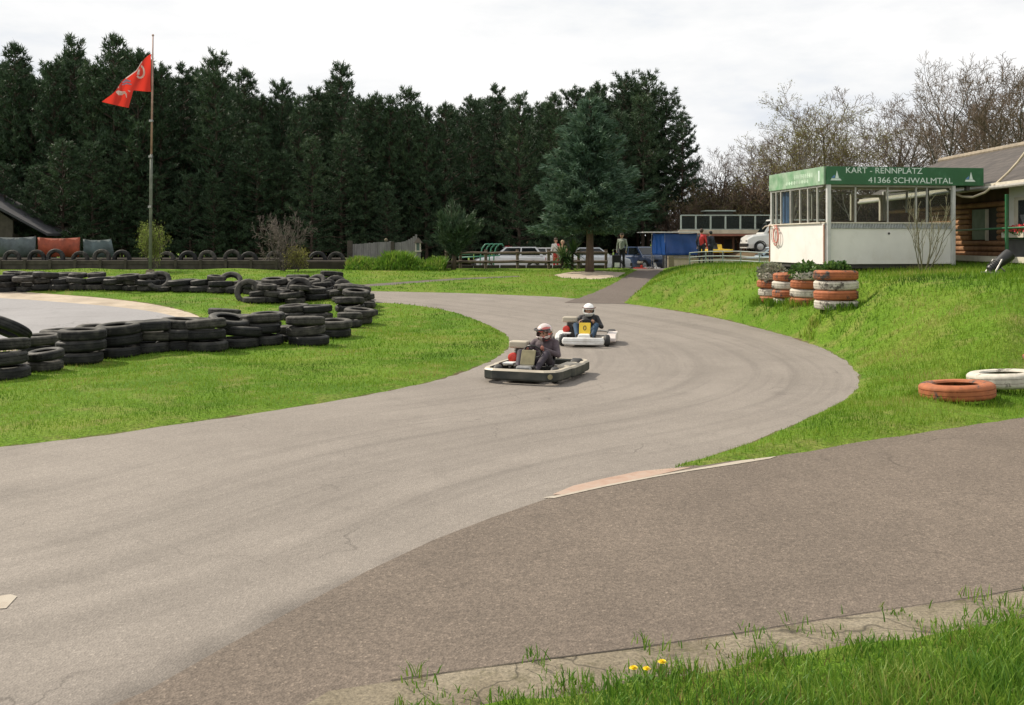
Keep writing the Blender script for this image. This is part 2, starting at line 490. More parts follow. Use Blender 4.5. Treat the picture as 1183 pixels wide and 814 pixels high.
def build_ground():
    xs = axis(-900, -24, 24, 900, .24, 1.6, -60, 60)
    ys = axis(-300, 3.6, 54, 1500, .24, 1.6, -10, 120)
    X, Y = np.meshgrid(xs, ys); P = np.stack([X.ravel(), Y.ravel()], 1)
    d = road_d(P); z = ground(P, d)
    V = np.column_stack([P, z]); nx, ny = len(xs), len(ys)
    i = np.arange(nx * ny).reshape(ny, nx)
    Fq = np.stack([i[:-1, :-1], i[:-1, 1:], i[1:, 1:], i[1:, :-1]], -1).reshape(-1, 4)
    o = arrays_obj('grass_ground', V, Fq, MEADOW, smooth=True)
    a = o.data.attributes.new('edge', 'FLOAT', 'POINT'); a.data.foreach_set('value', d.astype(np.float32))
    tag(o, kind='structure')
    # track: the cells of a finer sheet lying under the grass edge
    xs = np.arange(-30, 26, .3); ys = np.arange(-14, 46, .3)
    X, Y = np.meshgrid(xs, ys); P = np.stack([X.ravel(), Y.ravel()], 1)
    d = sdf(P, ROAD).reshape(X.shape)
    keep = np.minimum(np.minimum(d[:-1, :-1], d[1:, 1:]), np.minimum(d[:-1, 1:], d[1:, :-1])) < .2
    z = zfar(P[:, 1]) + .008
    nx = len(xs); i = np.arange(len(P)).reshape(X.shape)
    Fq = np.stack([i[:-1, :-1], i[:-1, 1:], i[1:, 1:], i[1:, :-1]], -1)[keep]
    used, inv = np.unique(Fq, return_inverse=True)
    Pv = P[used]
    t = arrays_obj('race_track', np.column_stack([Pv, z[used]]), inv.reshape(Fq.shape), TRACK, smooth=True)
    line = smooth_line([(-34, -10)] + [U(*p) for p in [(-150, 640), (100, 590), (300, 530), (500, 492), (680, 468), (780, 446), (805, 418), (745, 386), (640, 365), (520, 350), (430, 343), (300, 335), (0, 329)]], 3)
    L = np.array(line); seg = np.linalg.norm(np.diff(L, axis=0), axis=1); cum = np.concatenate([[0], np.cumsum(seg)])
    best = np.full(len(Pv), 1e9); S = np.zeros(len(Pv)); T = np.zeros(len(Pv))
    for k in range(len(L) - 1):
        ab = L[k + 1] - L[k]; l2 = ab @ ab
        tt = np.clip(((Pv - L[k]) @ ab) / l2, 0, 1); q = L[k] + tt[:, None] * ab
        dd = np.hypot(*(Pv - q).T); side = np.sign(ab[0] * (Pv[:, 1] - L[k][1]) - ab[1] * (Pv[:, 0] - L[k][0]))
        up = dd < best; best[up] = dd[up]; S[up] = (cum[k] + tt * seg[k])[up]; T[up] = (dd * side)[up]
    uvl = t.data.uv_layers.new(name='along')
    idx = np.zeros(len(t.data.loops), np.int32); t.data.loops.foreach_get('vertex_index', idx)
    uvl.data.foreach_set('uv', np.stack([S[idx], T[idx]], 1).astype(np.float32).ravel())
    ss = seg_dist(Pv, SEAM, False) + np.clip((Pv[:, 1] - 6.6) / 2.2, 0, 1) * .30        # bitumen spread along the joint, widest at the near end
    a = t.data.attributes.new('seam', 'FLOAT', 'POINT'); a.data.foreach_set('value', ss.astype(np.float32))
    tag(t, kind='structure')
SEAM = [U(745, 548), U(690, 561), U(640, 575), U(568, 600), U(500, 626), U(425, 662), U(350, 702), U(260, 750), U(170, 801), (-2.7, 4.3), (-4.5, 2.2)]
build_ground()

def sheet(name, poly, mat, lift, step=.6, hfun=zfar):
    P = np.array(poly); lo, hi = P.min(0), P.max(0)
    gx, gy = np.meshgrid(np.arange(lo[0], hi[0], step), np.arange(lo[1], hi[1], step))
    Q = np.stack([gx.ravel(), gy.ravel()], 1); Q = Q[sdf(Q, poly) < -step * .35]
    n = len(poly)
    r = delaunay_2d_cdt([Vector(p) for p in poly] + [Vector(q) for q in Q], [(i, (i + 1) % n) for i in range(n)], [], 1, 1e-5)
    vs, fs = r[0], r[2]
    A = np.array([(v.x, v.y) for v in vs]); z = hfun(A[:, 1]) + lift
    o = arrays_obj(name, np.column_stack([A, z]), np.array([f[:] for f in fs]), mat, smooth=True)
    for p in o.data.polygons:
        if p.normal.z < 0: p.flip()
    return tag(o, kind='structure')

seam = [U(745, 548), U(690, 561), U(640, 575), U(568, 600), U(500, 626), U(425, 662), U(350, 702), U(260, 750), U(170, 801), (-2.7, 4.3), (-4.5, 2.2), (-8, -1)]
def shift(poly, dx, dy): return [(x + dx, y + dy) for x, y in poly]
pit_poly = seam + [(-4.3, 2.0), (-2, 4.3)] + shift(low_edge[2:], .1, -.22) + [(25.1, 25)] + shift(pit_top[1:], -.05, .25)
sheet('pit_lane', pit_poly, PIT, .014)
sheet('access_path', [U(652, 350), U(684, 338), U(709, 325), U(731, 312), (5.6, 52.2), (9.4, 52.2), U(780, 305), U(772, 313), U(749, 331), U(727, 351.3)], PATHM, .016)
sheet('car_park', PARK, PARKM, .006, 1.2)
sheet('sand_verge', [(x, y) for x, y in SAND], SANDM, .004, .8)
sheet('infield_track', HAIR, GREYM, .014, .8)
sheet('distant_lane', [U(*p) for p in [(370, 332.5), (440, 327), (530, 321), (610, 318.2), (612, 320.8), (530, 324.3), (440, 331), (385, 335)]], TRACK, .01, .6)
sheet('bare_soil', [U(*p) for p in [(634, 318), (660, 313.4), (690, 312.4), (728, 314.5), (718, 320.8), (690, 323.8), (650, 322.8)]], SANDM, .012, .5)
VERGEIN = [U(380, 803.5), U(560, 776), U(800, 746), U(1000, 713), U(1183, 687), (8.1, 8.9), (8.4, 8.2), U(1183, 745), U(1000, 772), U(800, 806), U(640, 836), (-1.3, 4.7)]
sheet('concrete_verge', VERGEIN, WCONC, .022, .3)

GAPM = paint('dark_gap_soil', (.035, .028, .02), 1, .3, 8)
le = smooth_line([U(452, 791.8), U(560, 775.2), U(800, 745.2), U(1000, 712.2), U(1183, 686.3), (8.05, 8.97)], 1)
sheet('gap_soil', [(x, y + .004 + .007 * math.sin(i * 2.1) * math.sin(i * .7)) for i, (x, y) in enumerate(le)] + [(x, y - .008) for x, y in le[::-1]], GAPM, .026, .3)

# worn red and white kerb at the nose of the grass wedge
KRED = paint('faded_red_kerb', (.40, .25, .18), .95, .25, 5, dirt=(.33, .28, .23), dirt_amt=1.0, dscale=5)
KWHITE = paint('faded_white_kerb', (.50, .45, .37), .95, .2, 5, dirt=(.27, .22, .17), dirt_amt=1.1, dscale=5)
sheet('kerb_red', [U(*p) for p in [(638, 573), (662, 563), (700, 554), (738, 546), (770, 543), (800, 541), (762, 550), (705, 561.6), (650, 573.6)]], KRED, .0165, .25)
sheet('kerb_white', [U(*p) for p in [(627, 577), (650, 573.4), (705, 561.4), (762, 550.4), (815, 541), (855, 534), (897, 529), (890, 531.5), (850, 538), (800, 545.5), (760, 552.6), (700, 564), (640, 577.5)]], KWHITE, .019, .25)
sheet('painted_mark', [U(-12, 692), U(12, 689), U(20, 691), U(7, 705), U(-12, 706)], KWHITE, .013, .2)

# ------------------------------------------------------------------ grass
def blades(name, P, z, hgt, wid, mat, label, lean=.5, tri=True):
    n = len(P)
    a = RNG.uniform(0, 2 * PI, n); b = RNG.uniform(0, 2 * PI, n)
    s = np.stack([np.cos(a), np.sin(a), np.zeros(n)], 1) * (wid / 2)[:, None]
    base = np.column_stack([P, z - .015])
    tip = base + np.stack([np.cos(b) * hgt * lean * RNG.random(n), np.sin(b) * hgt * lean * RNG.random(n), hgt], 1)
    if tri:
        V = np.stack([base - s, base + s, tip], 1).reshape(-1, 3)
        Fc = np.arange(3 * n).reshape(-1, 3)
    else:
        mid = base * .5 + tip * .5; mid[:, 2] += hgt * .12
        tip2 = tip.copy(); tip2[:, 2] -= hgt * .08
        V = np.stack([base - s, base + s, mid + s * .8, mid - s * .8, tip2], 1).reshape(-1, 3)
        o = np.arange(n)[:, None] * 5
        Fc = np.concatenate([o + np.array([[0, 1, 2]]), o + np.array([[0, 2, 3]]), o + np.array([[3, 2, 4]])], 0)
    o = arrays_obj(name, V, Fc, mat)
    return tag(o, label, 'grass', kind='stuff')

def scatter(n, x0, x1, y0, y1, wide=.56):
    P = np.stack([RNG.uniform(x0, x1, n), RNG.uniform(y0, y1, n)], 1)
    return P[np.abs(P[:, 0]) < wide * P[:, 1] + .8]

def lawn():
    out = []
    for (y0, y1, dens, h, w) in ((9.5, 15, 900, .07, .010), (15, 20, 600, .075, .013), (20, 30, 260, .085, .02), (30, 48, 70, .10, .035)):
        x1 = .56 * y1 + 1
        P = scatter(int(dens * 2 * x1 * (y1 - y0)), -x1, x1, y0, y1)
        d = road_d(P); k = d > .0
        P, d = P[k], d[k]
        dens2 = .55 + .45 * np.sin(P[:, 0] * 2.1 + np.sin(P[:, 1] * 1.7) * 2) * np.sin(P[:, 1] * 1.9 + .5)
        k = RNG.random(len(P)) < np.clip(dens2 + .35, .25, 1)
        P, d = P[k], d[k]
        isb = inside(P, BANKPOLY)
        hh = h * RNG.uniform(.5, 1.25, len(P)) * np.where(isb, 1.25 + .5 * np.clip(d / 4, 0, 1), .9) * np.clip(.35 + d / .5, .35, 1)
        out.append((P, ground(P, d), hh, w * RNG.uniform(.7, 1.3, len(P)), isb))
    for nm, sel, lab in (('lawn_grass', False, 'short sunlit yellow green grass covering the flat infield'), ('bank_grass', True, 'lush rough green grass covering the sloping bank')):
        P = np.concatenate([o[0][o[4] == sel] for o in out]); z = np.concatenate([o[1][o[4] == sel] for o in out])
        hh = np.concatenate([o[2][o[4] == sel] for o in out]); w = np.concatenate([o[3][o[4] == sel] for o in out])
        blades(nm, P, z, hh, w, GRASS, lab, .7)
lawn()

def tall_grass():
    # the verge at the photographer's feet
    P = scatter(46000, -.6, 5.2, 4.6, 7.9, .62)
    lim = 5.23 + .332 * P[:, 0]
    s = lim - P[:, 1]
    clump = np.sin(P[:, 0] * 7 + 2 * np.sin(P[:, 1] * 5)) * np.sin(P[:, 1] * 8 + P[:, 0] * 3)
    keep = (s + .22 * clump + .12 * RNG.standard_normal(len(P)) > .08)
    odd = (s > -.42) & (RNG.random(len(P)) < .22 * (np.sin(P[:, 0] * 5.3 + 1) * np.sin(P[:, 0] * 11 + P[:, 1] * 9) > .35))
    keep |= odd
    P = P[keep]; s = s[keep]
    d = road_d(P)
    h = np.clip(.06 + .10 * np.clip(s, 0, 1) + .03 * clump[keep], .035, .17) * RNG.uniform(.5, 1.3, len(P))
    dry = RNG.random(len(P)) < .05 + .25 * np.exp(-((P[:, 0] - 1.05) / .22) ** 2)
    z = ground(P, np.maximum(d, .3))
    blades('verge_grass', P[~dry], z[~dry], h[~dry], RNG.uniform(.005, .011, (~dry).sum()), RANK, 'long fresh green grass on the near verge beside the kerb', .9, False)
    blades('dry_stalks', P[dry], z[dry], h[dry] * .9, RNG.uniform(.003, .006, dry.sum()), DRY, 'brown dry stalks among the long grass of the near verge', .7, False)
tall_grass()
# ------------------------------------------------------------------ tyres
def rubber(name, base=(.012, .012, .0125), dust=(.06, .057, .05), amt=.2, rough=.62):
    m, nt, b = mk(name)
    v = coords(nt); oi = N(nt, 'ShaderNodeObjectInfo')
    n = noise(nt, v, 5, 5, .6); n2 = noise(nt, v, 26, 4, .7)
    f = N(nt, 'ShaderNodeMath', operation='MULTIPLY_ADD'); nt.links.new(oi.outputs['Random'], f.inputs[0]); f.inputs[1].default_value = .22; nt.links.new(n, f.inputs[2])
    c = mixc(nt, ramp(nt, f.outputs[0], [(.62 - .2 * amt, 0), (1.0, 1)]), base, dust)
    c = mixc(nt, .35, c, ramp(nt, n2, [(.3, .6), (.7, 1.5)]), 'MULTIPLY')
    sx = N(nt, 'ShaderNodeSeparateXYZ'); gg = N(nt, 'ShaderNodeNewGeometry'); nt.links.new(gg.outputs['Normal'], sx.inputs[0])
    c = mixc(nt, mixc(nt, 1, ramp(nt, sx.outputs['Z'], [(.72, 0), (.95, .6)]), ramp(nt, n, [(.35, .3), (.6, 1)]), 'MULTIPLY'), c, (.125, .118, .10))     # sidewall highlights put into the colour of the upward walls
    nt.links.new(c, b.inputs['Base Color']); b.inputs['Roughness'].default_value = rough
    b.inputs['Specular IOR Level'].default_value = .28
    bump(nt, b, n2, .25, .01)
    return m
def painted_rubber(name, col, worn=(.05, .045, .04), at0=.62):
    m, nt, b = mk(name)
    v = coords(nt)
    n = noise(nt, v, 3.2, 7, .68); n2 = noise(nt, v, 9, 5)
    c = ramp(nt, n2, [(.3, tuple(x * .74 for x in col)), (.7, tuple(min(1, x * 1.12) for x in col))])
    c = mixc(nt, ramp(nt, n, [(at0, 0), (at0 + .07, 1)]), c, worn)
    nt.links.new(c, b.inputs['Base Color']); b.inputs['Roughness'].default_value = .75
    bump(nt, b, n, .3, .01)
    return m
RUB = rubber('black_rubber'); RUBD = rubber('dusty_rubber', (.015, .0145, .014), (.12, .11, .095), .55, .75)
ORANGE = painted_rubber('orange_painted_rubber', (.37, .115, .042), at0=.56); WHITE_R = painted_rubber('white_painted_rubber', (.54, .50, .42), (.10, .085, .07), at0=.575)

def tyre_mesh(R, W, mat, name='tyre', lug=.009, inner=.6):
    mb = MB(); ri = R * inner; e = W * .1
    prof = [(ri, W * .16), (ri + .02, W * .05), (ri + (R - ri) * .45, 0), (R - .05, e * .35), (R - .018, e * 1.2), (R, W * .22)]
    for g in (.34, .62):
        prof += [(R, W * g), (R - .014, W * (g + .012)), (R - .014, W * (g + .05)), (R, W * (g + .062))]
    prof += [(R, W * .78), (R - .018, W - e * 1.2), (R - .05, W - e * .35), (ri + (R - ri) * .45, W), (ri + .02, W * .95), (ri, W * .84),
             (ri + (R - ri) * .35, W * .82), (R - .05, W * .7), (R - .04, W * .5), (R - .05, W * .3), (ri + (R - ri) * .35, W * .18)]
    def rad(i, j):
        return -lug if (5 <= i <= 14 and j % 3 == 0) else 0
    mb.lathe(prof, 66, 0, closed=True, radial=rad)
    o = mb.build(name, mat, smooth=True)
    return o
def proto_tyres():
    P = {}
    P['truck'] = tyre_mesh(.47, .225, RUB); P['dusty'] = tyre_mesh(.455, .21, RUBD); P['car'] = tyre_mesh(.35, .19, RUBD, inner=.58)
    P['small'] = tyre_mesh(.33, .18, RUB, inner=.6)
    P['orange'] = tyre_mesh(.53, .24, ORANGE); P['white'] = tyre_mesh(.53, .24, WHITE_R)
    P['orange_small'] = tyre_mesh(.46, .235, ORANGE); P['white_small'] = tyre_mesh(.44, .235, WHITE_R)
    return P
PT = proto_tyres(); used_proto = set()
DIM = {'truck': (.47, .225), 'dusty': (.455, .21), 'car': (.35, .19), 'small': (.33, .18), 'orange': (.53, .24), 'white': (.53, .24), 'orange_small': (.44, .235), 'white_small': (.44, .235)}

def tyre(kind, loc, label, group, tilt=(0, 0), rz=None, name='tyre'):
    if kind in used_proto:
        o = PT[kind].copy(); C.objects.link(o)
    else:
        o = PT[kind]; used_proto.add(kind)
    o.location = loc
    rz = random.uniform(0, 6) if rz is None else rz
    o.rotation_euler = (Matrix.Rotation(tilt[1], 4, 'Y') @ Matrix.Rotation(tilt[0], 4, 'X') @ Matrix.Rotation(rz, 4, 'Z')).to_euler()
    return tag(o, label, 'tyre', group)

POS = {1: ['lone'], 2: ['bottom', 'top'], 3: ['bottom', 'middle', 'top'], 4: ['lowest', 'second lowest', 'third', 'top']}
def stack(u, v, kinds, where, group, jit=.09, tilt=.09, y=None):
    """tyres piled at the place where the pile's front foot is seen"""
    x0, y0 = U(u, v) if y is None else ((u - CX) * y / F, y)
    R = DIM[kinds[0]][0]; yc = y0 + R * .9; xc = (u - CX) * yc / F
    z = min(gz(xc - .2, yc - .2), gz(xc + .2, yc + .2))
    pos = POS[len(kinds)]
    for i, k in enumerate(kinds):
        lab = ('black tyre lying alone, ' if len(kinds) == 1 else pos[i] + ' black tyre of ') + where
        a = (random.uniform(-tilt, tilt) * (i > 0), random.uniform(-tilt, tilt) * (i > 0))
        R = DIM[k][0]
        tyre(k, (xc + random.uniform(-jit, jit) * (i > 0), yc + random.uniform(-jit, jit) * (i > 0), z + R * (abs(a[0]) + abs(a[1])) * .35), lab, group, a)
        z += DIM[k][1] + R * (abs(a[0]) + abs(a[1])) * .3
    return xc, yc, z

def near_wall():
    G1 = 'black tyres of the infield tyre wall'
    T, D, K, S = 'truck', 'dusty', 'car', 'small'
    front = [(2, 441, [T, T, D]), (50, 432, [K, S]), (49, 413, [T, D]), (90, 424, [T, T, D]), (135, 417, [T, T, D]), (171, 413, [T, D, T]), (205, 410, [T, T, D]),
             (238, 410, [T, T, D]), (275, 405, [T, T]), (304, 402, [T, T, D]), (331, 397, [S, K]), (357, 401, [T, D, D]), (384, 392, [T, D])]
    for i, (u, v, ks) in enumerate(front):
        stack(u, v, ks, ordw(i + 1) + ' pile from left in the near front row', G1)
    p = at(8, 384, 19.6)
    tyre(T, (p.x - .05, p.y, .62), 'big black tyre leaning steeply behind the leftmost near pile', G1, (-.42, .30))
    p = at(264, 377, 22.6)
    tyre(T, (p.x, p.y, .50), 'black tyre tilted across the ninth near pile of the infield wall', G1, (.12, .20))
    back = [(76, 399, [D, D]), (112, 397, [T, D]), (146, 393, [T, D]), (176, 389, [T, D]), (228, 386, [D, D]), (258, 379, [T, D]), (272, 386, [T, D]),
            (306, 382, [D, T]), (340, 371, [T, D]), (367, 371, [D, T]), (352, 388, [D, D])]
    for i, (u, v, ks) in enumerate(back):
        stack(u, v, ks, ordw(i + 1) + ' pile from left in the second row of the infield wall', G1, .09, .07)
    G2 = 'weathered tyres at the right end of the infield wall'
    end = [(399, 381, [D, K]), (412, 376, [D, D]), (404, 368, [K, D, D]), (420, 366, [D, K]), (414, 360, [D, K, D]), (408, 354, [K, K, D]), (421, 356, [K, D]),
           (417, 350, [K, K, K]), (405, 347, [K, K, D]), (395, 351, [K, K]), (394, 345, [K, K, K]), (383, 347, [K, K]), (382, 343, [K, D])]
    for i, (u, v, ks) in enumerate(end):
        stack(u, v, ks, ordw(i + 1) + ' pile from the front in the right end heap', G2, .12, .13)
    G3 = 'black tyres of the back arc of the infield wall'
    arc = [(296, 352, [D, K]), (312, 351, [D, D, K]), (326, 349, [T, D]), (341, 351, [K, D, K]), (352, 347, [K, D]), (364, 349, [T, D]), (374, 346, [D, K, K]), (322, 345, [D, T, D]), (340, 344, [T, D, D]), (358, 343, [D, K, D]), (305, 346, [D, T])]
    for i, (u, v, ks) in enumerate(arc):
        stack(u, v, ks, ordw(i + 1) + ' pile from left in the back arc', G3, .14, .15)
    for i, (u, v, dx, w) in enumerate([(287, 349, .5, 'left end of the back arc'), (380, 341, .4, 'right rear of the back arc, left of three'), (388, 340, .9, 'right rear of the back arc, middle of three'), (396, 341, .6, 'right rear of the back arc, right of three'), (346, 347, .7, 'middle of the back arc')]):
        x, y = U(u, v)
        tyre(K if i % 2 else D, (x, y, gz(x, y) + .30), 'tyre propped on edge at the ' + w, G3, (PI / 2 - .5 * dx, dx - .3))
near_wall()

def far_wall():
    G = 'black tyres of the far tyre wall below the flagpole'
    u = -14; i = 0
    while u < 378:
        i += 1
        v = 337.5 + 4.0 * sst(120, 300, u) - 2.5 * sst(300, 380, u)
        r = random.random(); ks = random.choice([['dusty', 'truck'], ['truck', 'dusty', 'truck'], ['truck', 'truck'], ['dusty', 'truck', 'car'], ['car', 'car', 'dusty']])
        where = ordw(i) + ' pile from left in the far tyre wall'
        if r < .22:                                  # a lying tyre with another leaning upright on it
            x, y, z = stack(float(u), float(v), ks[:1], where.replace('pile', 'place') + ' under a leaner', G)
            tyre('dusty', (x - .25, y + .1, z + .14), 'dusty tyre leaning at the ' + ordw(i) + ' place from left in the far wall', G, (random.uniform(.5, .9), random.uniform(-.7, .7)))
        else:
            stack(float(u), float(v), ks, where, G, .12, .10)
        if random.random() < .62:
            stack(u + 8.0, float(v) - 4.5, random.choice([['dusty', 'truck', 'dusty'], ['truck', 'dusty']]), 'the row behind, ' + ordw(i) + ' place from left in the far tyre wall', G, .1, .1)
        u += random.uniform(17, 24)
far_wall()

# half buried tyres along the timber edge in front of the pines
WOODD = paint('dark_weathered_timber', (.055, .047, .035), .9, .35, 4, bumpy=.4)
SOIL = paint('dark_soil', (.035, .028, .02), 1, .3, 3, bumpy=.4)
def buried():
    x0, x1 = (-30 - CX) * 49.6 / F, (322 - CX) * 49.6 / F
    w = thing('retaining_wall', 'low dark timber retaining wall below the half buried tyres', 'wall', ((x0 + x1) / 2, 49.6, gz(-18, 49.4) - .05))
    L = x1 - x0
    for k in range(2):
        b = MB()
        for j in range(6):
            b.box((-L / 2 + L / 6 * (j + .5), random.uniform(-.01, .01), .13 + .24 * k), (L / 6 - .03, .14, .225))
        b.build('beam', WOODD, w, bevel=.02)
    p = MB()
    for j in range(13): p.box((-L / 2 + .1 + (L - .2) * j / 12, -.13, .25), (.12, .12, .56))
    p.build('post', WOODD, w, bevel=.01)
    s = MB(); s.box(((x0 + x1) / 2 + 2.2, 50.8, 1.12), (L + 4.4, 2.2, .78)); s.box(((x0 + x1) / 2 + 2.2, 51.2, 1.3), (L + 4.4, 1.2, .62))
    tag(s.build('soil_bed', SOIL, bevel=.12, seg=3), kind='structure')
    for i in range(17):
        u = -8 + i * 25.0 + random.uniform(-3, 3)
        if 150 < u < 182: continue
        p = at(u, 296, 50.5)
        tyre('dusty' if i % 3 else 'truck', (p.x, 50.38, 1.57 + random.uniform(-.08, .05)), ordw(i + 1) + ' half buried tyre from left on the timber wall' + (', upright grey arch before the pines' if i % 3 else ', darker than its neighbours'),
             'half buried tyres along the timber wall', (PI / 2 + random.uniform(-.1, .1), random.uniform(-.15, .15)))
buried()

# orange and white tyre planters before the booth, and the loose painted tyres by the pit lane
PLANT = leafy('planter_leaves', [(.1, (.03, .07, .015)), (.5, (.07, .15, .03)), (.9, (.16, .24, .06))], .3, 6, .5, .6)
GREYPLANT = leafy('grey_planter_leaves', [(.1, (.10, .11, .07)), (.5, (.24, .25, .18)), (.9, (.42, .40, .32))], .3, 6, .6, .6)
def leaf_ball(name, c, r, n, size, mat, parent=None, flat=.5, wid=.35):
    d = RNG.standard_normal((n, 3)); d /= np.linalg.norm(d, axis=1)[:, None]
    rad = RNG.random(n) ** .45
    p = np.array(c) + d * rad[:, None] * np.array(r)
    t = d * .8 + RNG.standard_normal((n, 3)) * .6; t[:, 2] += .3; t /= np.linalg.norm(t, axis=1)[:, None]
    s = np.cross(t, RNG.standard_normal((n, 3))); s /= np.linalg.norm(s, axis=1)[:, None] + 1e-9
    L = size * RNG.uniform(.6, 1.3, n)[:, None]
    V = np.stack([p, p + t * L * .5 + s * L * wid, p + t * L, p + t * L * .5 - s * L * wid], 1).reshape(-1, 3)
    return arrays_obj(name, V, np.arange(4 * n).reshape(-1, 4), mat, parent)
def planters():
    data = [(965, 355, 24.3, ['white', 'orange', 'white', 'orange'], 'front right', PLANT, .9),
            (933, 351, 27.0, ['orange_small', 'white_small', 'orange_small', 'white_small'], 'trailing bush', PLANT, 1.0),
            (911, 351, 28.3, ['white_small', 'orange_small', 'white_small', 'orange_small'], 'third', None, 0),
            (894, 349, 29.2, ['orange_small', 'white_small', 'orange_small', 'white_small'], 'farthest left', GREYPLANT, 1.0)]
    for u, v, y, ks, nm, pm, ps in data:
        x = (u - CX) * y / F
        z = H - (v - HZ) * y / F - .05
        for i, k in enumerate(ks):
            col = k.split('_')[0]
            tyre(k, (x + random.uniform(-.03, .03), y + random.uniform(-.03, .03), z), '%s painted tyre, %s in the %s planter stack by the booth' % (col, ['lowest', 'second', 'third', 'topmost'][i], nm),
                 'tyres of the painted planter stacks', (random.uniform(-.02, .02), random.uniform(-.02, .02)))
            z += DIM[k][1]
        R = DIM[ks[0]][0]
        if pm:
            pl = thing('planter_plant', {'front right': 'low green leafy plant in the widest painted tyre planter', 'trailing bush': 'green bush trailing over the rim of a white topped tyre planter', 'farthest left': 'pale grey bushy plant topping the leftmost tyre planter'}[nm], 'plant', (x, y, z - .12))
            so = MB(); so.lathe([(.02, 0), (R * .62, 0)], 20); so.build('soil', SOIL, pl)
            off = (0, 0, .12) if nm == 'front right' else (-.1, -.15, .1)
            rr = (R * .62, R * .62, .2) if nm == 'front right' else (R * .95, R * .8, .26)
            leaf_ball('leaves', off, rr, 900, .10, pm, pl)
planters()
def skirt():
    P = []
    for px, py, pz, r in PADS:
        n = 420; a = RNG.uniform(PI * .85, PI * 2.2, n); q = r - .09 + np.abs(RNG.normal(0, .14, n))
        P.append(np.stack([px + np.cos(a) * q, py + np.sin(a) * q], 1))
    P = np.concatenate(P); P = P[road_d(P) > .03]
    z = ground(P)
    blades('weed_skirt', P, z - .02, RNG.uniform(.12, .30, len(P)), RNG.uniform(.014, .028, len(P)), GRASS, 'longer grass and weeds growing round the feet of the painted planters', .6, False)
    c = [(px_, 14.75, .56) for px_ in [(1103 - CX) * 14.75 / F]] + [((1163 - CX) * 15.7 / F, 15.7, .56)]
    P = []
    for px, py, r in c:
        n = 420; a = RNG.uniform(0, 2 * PI, n); q = r - .03 + np.abs(RNG.normal(0, .09, n)); P.append(np.stack([px + np.cos(a) * q, py + np.sin(a) * q], 1))
    P = np.concatenate(P)
    blades('weed_skirt', P, ground(P), RNG.uniform(.06, .17, len(P)), RNG.uniform(.008, .014, len(P)), GRASS, 'longer grass growing round the loose orange and white tyres', .6, False)
def loose():
    y = 14.6
    def put(k, u, v, y, lab, tilt=(0, 0), lift=0):
        x = (u - CX) * y / F
        tyre(k, (x, y, gz(x, y) - .01 + lift), lab, 'loose painted tyres beside the pit lane', tilt)
    put('orange', 1106, 455, 14.75, 'faded orange painted tyre lying on grass at the pit lane edge', (-.03, -.05))
    put('white', 1160, 440, 15.5, 'white painted tyre lying just behind the orange tyre', (-.05, -.06), .02)
    put('orange', 1222, 428, 16.9, 'dark orange tyre cut by the right frame edge behind the white one', (-.05, -.1), .03)
loose()
skirt()
# ------------------------------------------------------------------ trees
NEEDLE = leafy('pine_needles', [(.1, (.016, .032, .016)), (.45, (.042, .076, .038)), (.75, (.068, .11, .052)), (.95, (.12, .16, .07))], .12, .25, .6, .5)
SPRUCE = leafy('blue_spruce_needles', [(.1, (.035, .072, .042)), (.45, (.090, .155, .102)), (.75, (.165, .24, .158)), (.95, (.26, .33, .22))], .15, .5, .6, .5)
JUNIPER = leafy('juniper_needles', [(.1, (.02, .045, .02)), (.5, (.05, .09, .045)), (.95, (.10, .14, .07))], .2, 1.2, .6, .5)
PBARK = bark('pine_bark', (.035, .025, .018), (.10, .07, .05)); SBARK = bark('spruce_bark', (.07, .045, .032), (.17, .12, .085))
BBARK = bark('bare_bark', (.04, .034, .027), (.10, .085, .068)); TWIG = paint('twigs', (.120, .086, .056), .9, .3, 1.5)
TWIGR = paint('reddish_twigs', (.105, .070, .047), .9, .3, 1.5); BIRCHB = bark('birch_bark', (.12, .11, .095), (.30, .28, .25))
BUDS = leafy('spring_buds', [(.1, (.12, .12, .03)), (.5, (.22, .21, .06)), (.9, (.32, .30, .11))], .45, 1, .6, .6)

def needles(cent, dirs, k, L, w, spread=.6):
    """k thin triangles fanned from every centre along its direction"""
    c = np.repeat(cent, k, 0); d = np.repeat(dirs, k, 0); n = len(c)
    d = d + RNG.standard_normal((n, 3)) * spread; d /= np.linalg.norm(d, axis=1)[:, None]
    s = np.cross(d, RNG.standard_normal((n, 3))); s /= np.linalg.norm(s, axis=1)[:, None] + 1e-9
    l = L * RNG.uniform(.6, 1.25, n)[:, None]
    c = c + RNG.standard_normal((n, 3)) * L * .22
    return np.stack([c - s * w, c + s * w, c + d * l], 1).reshape(-1, 3)

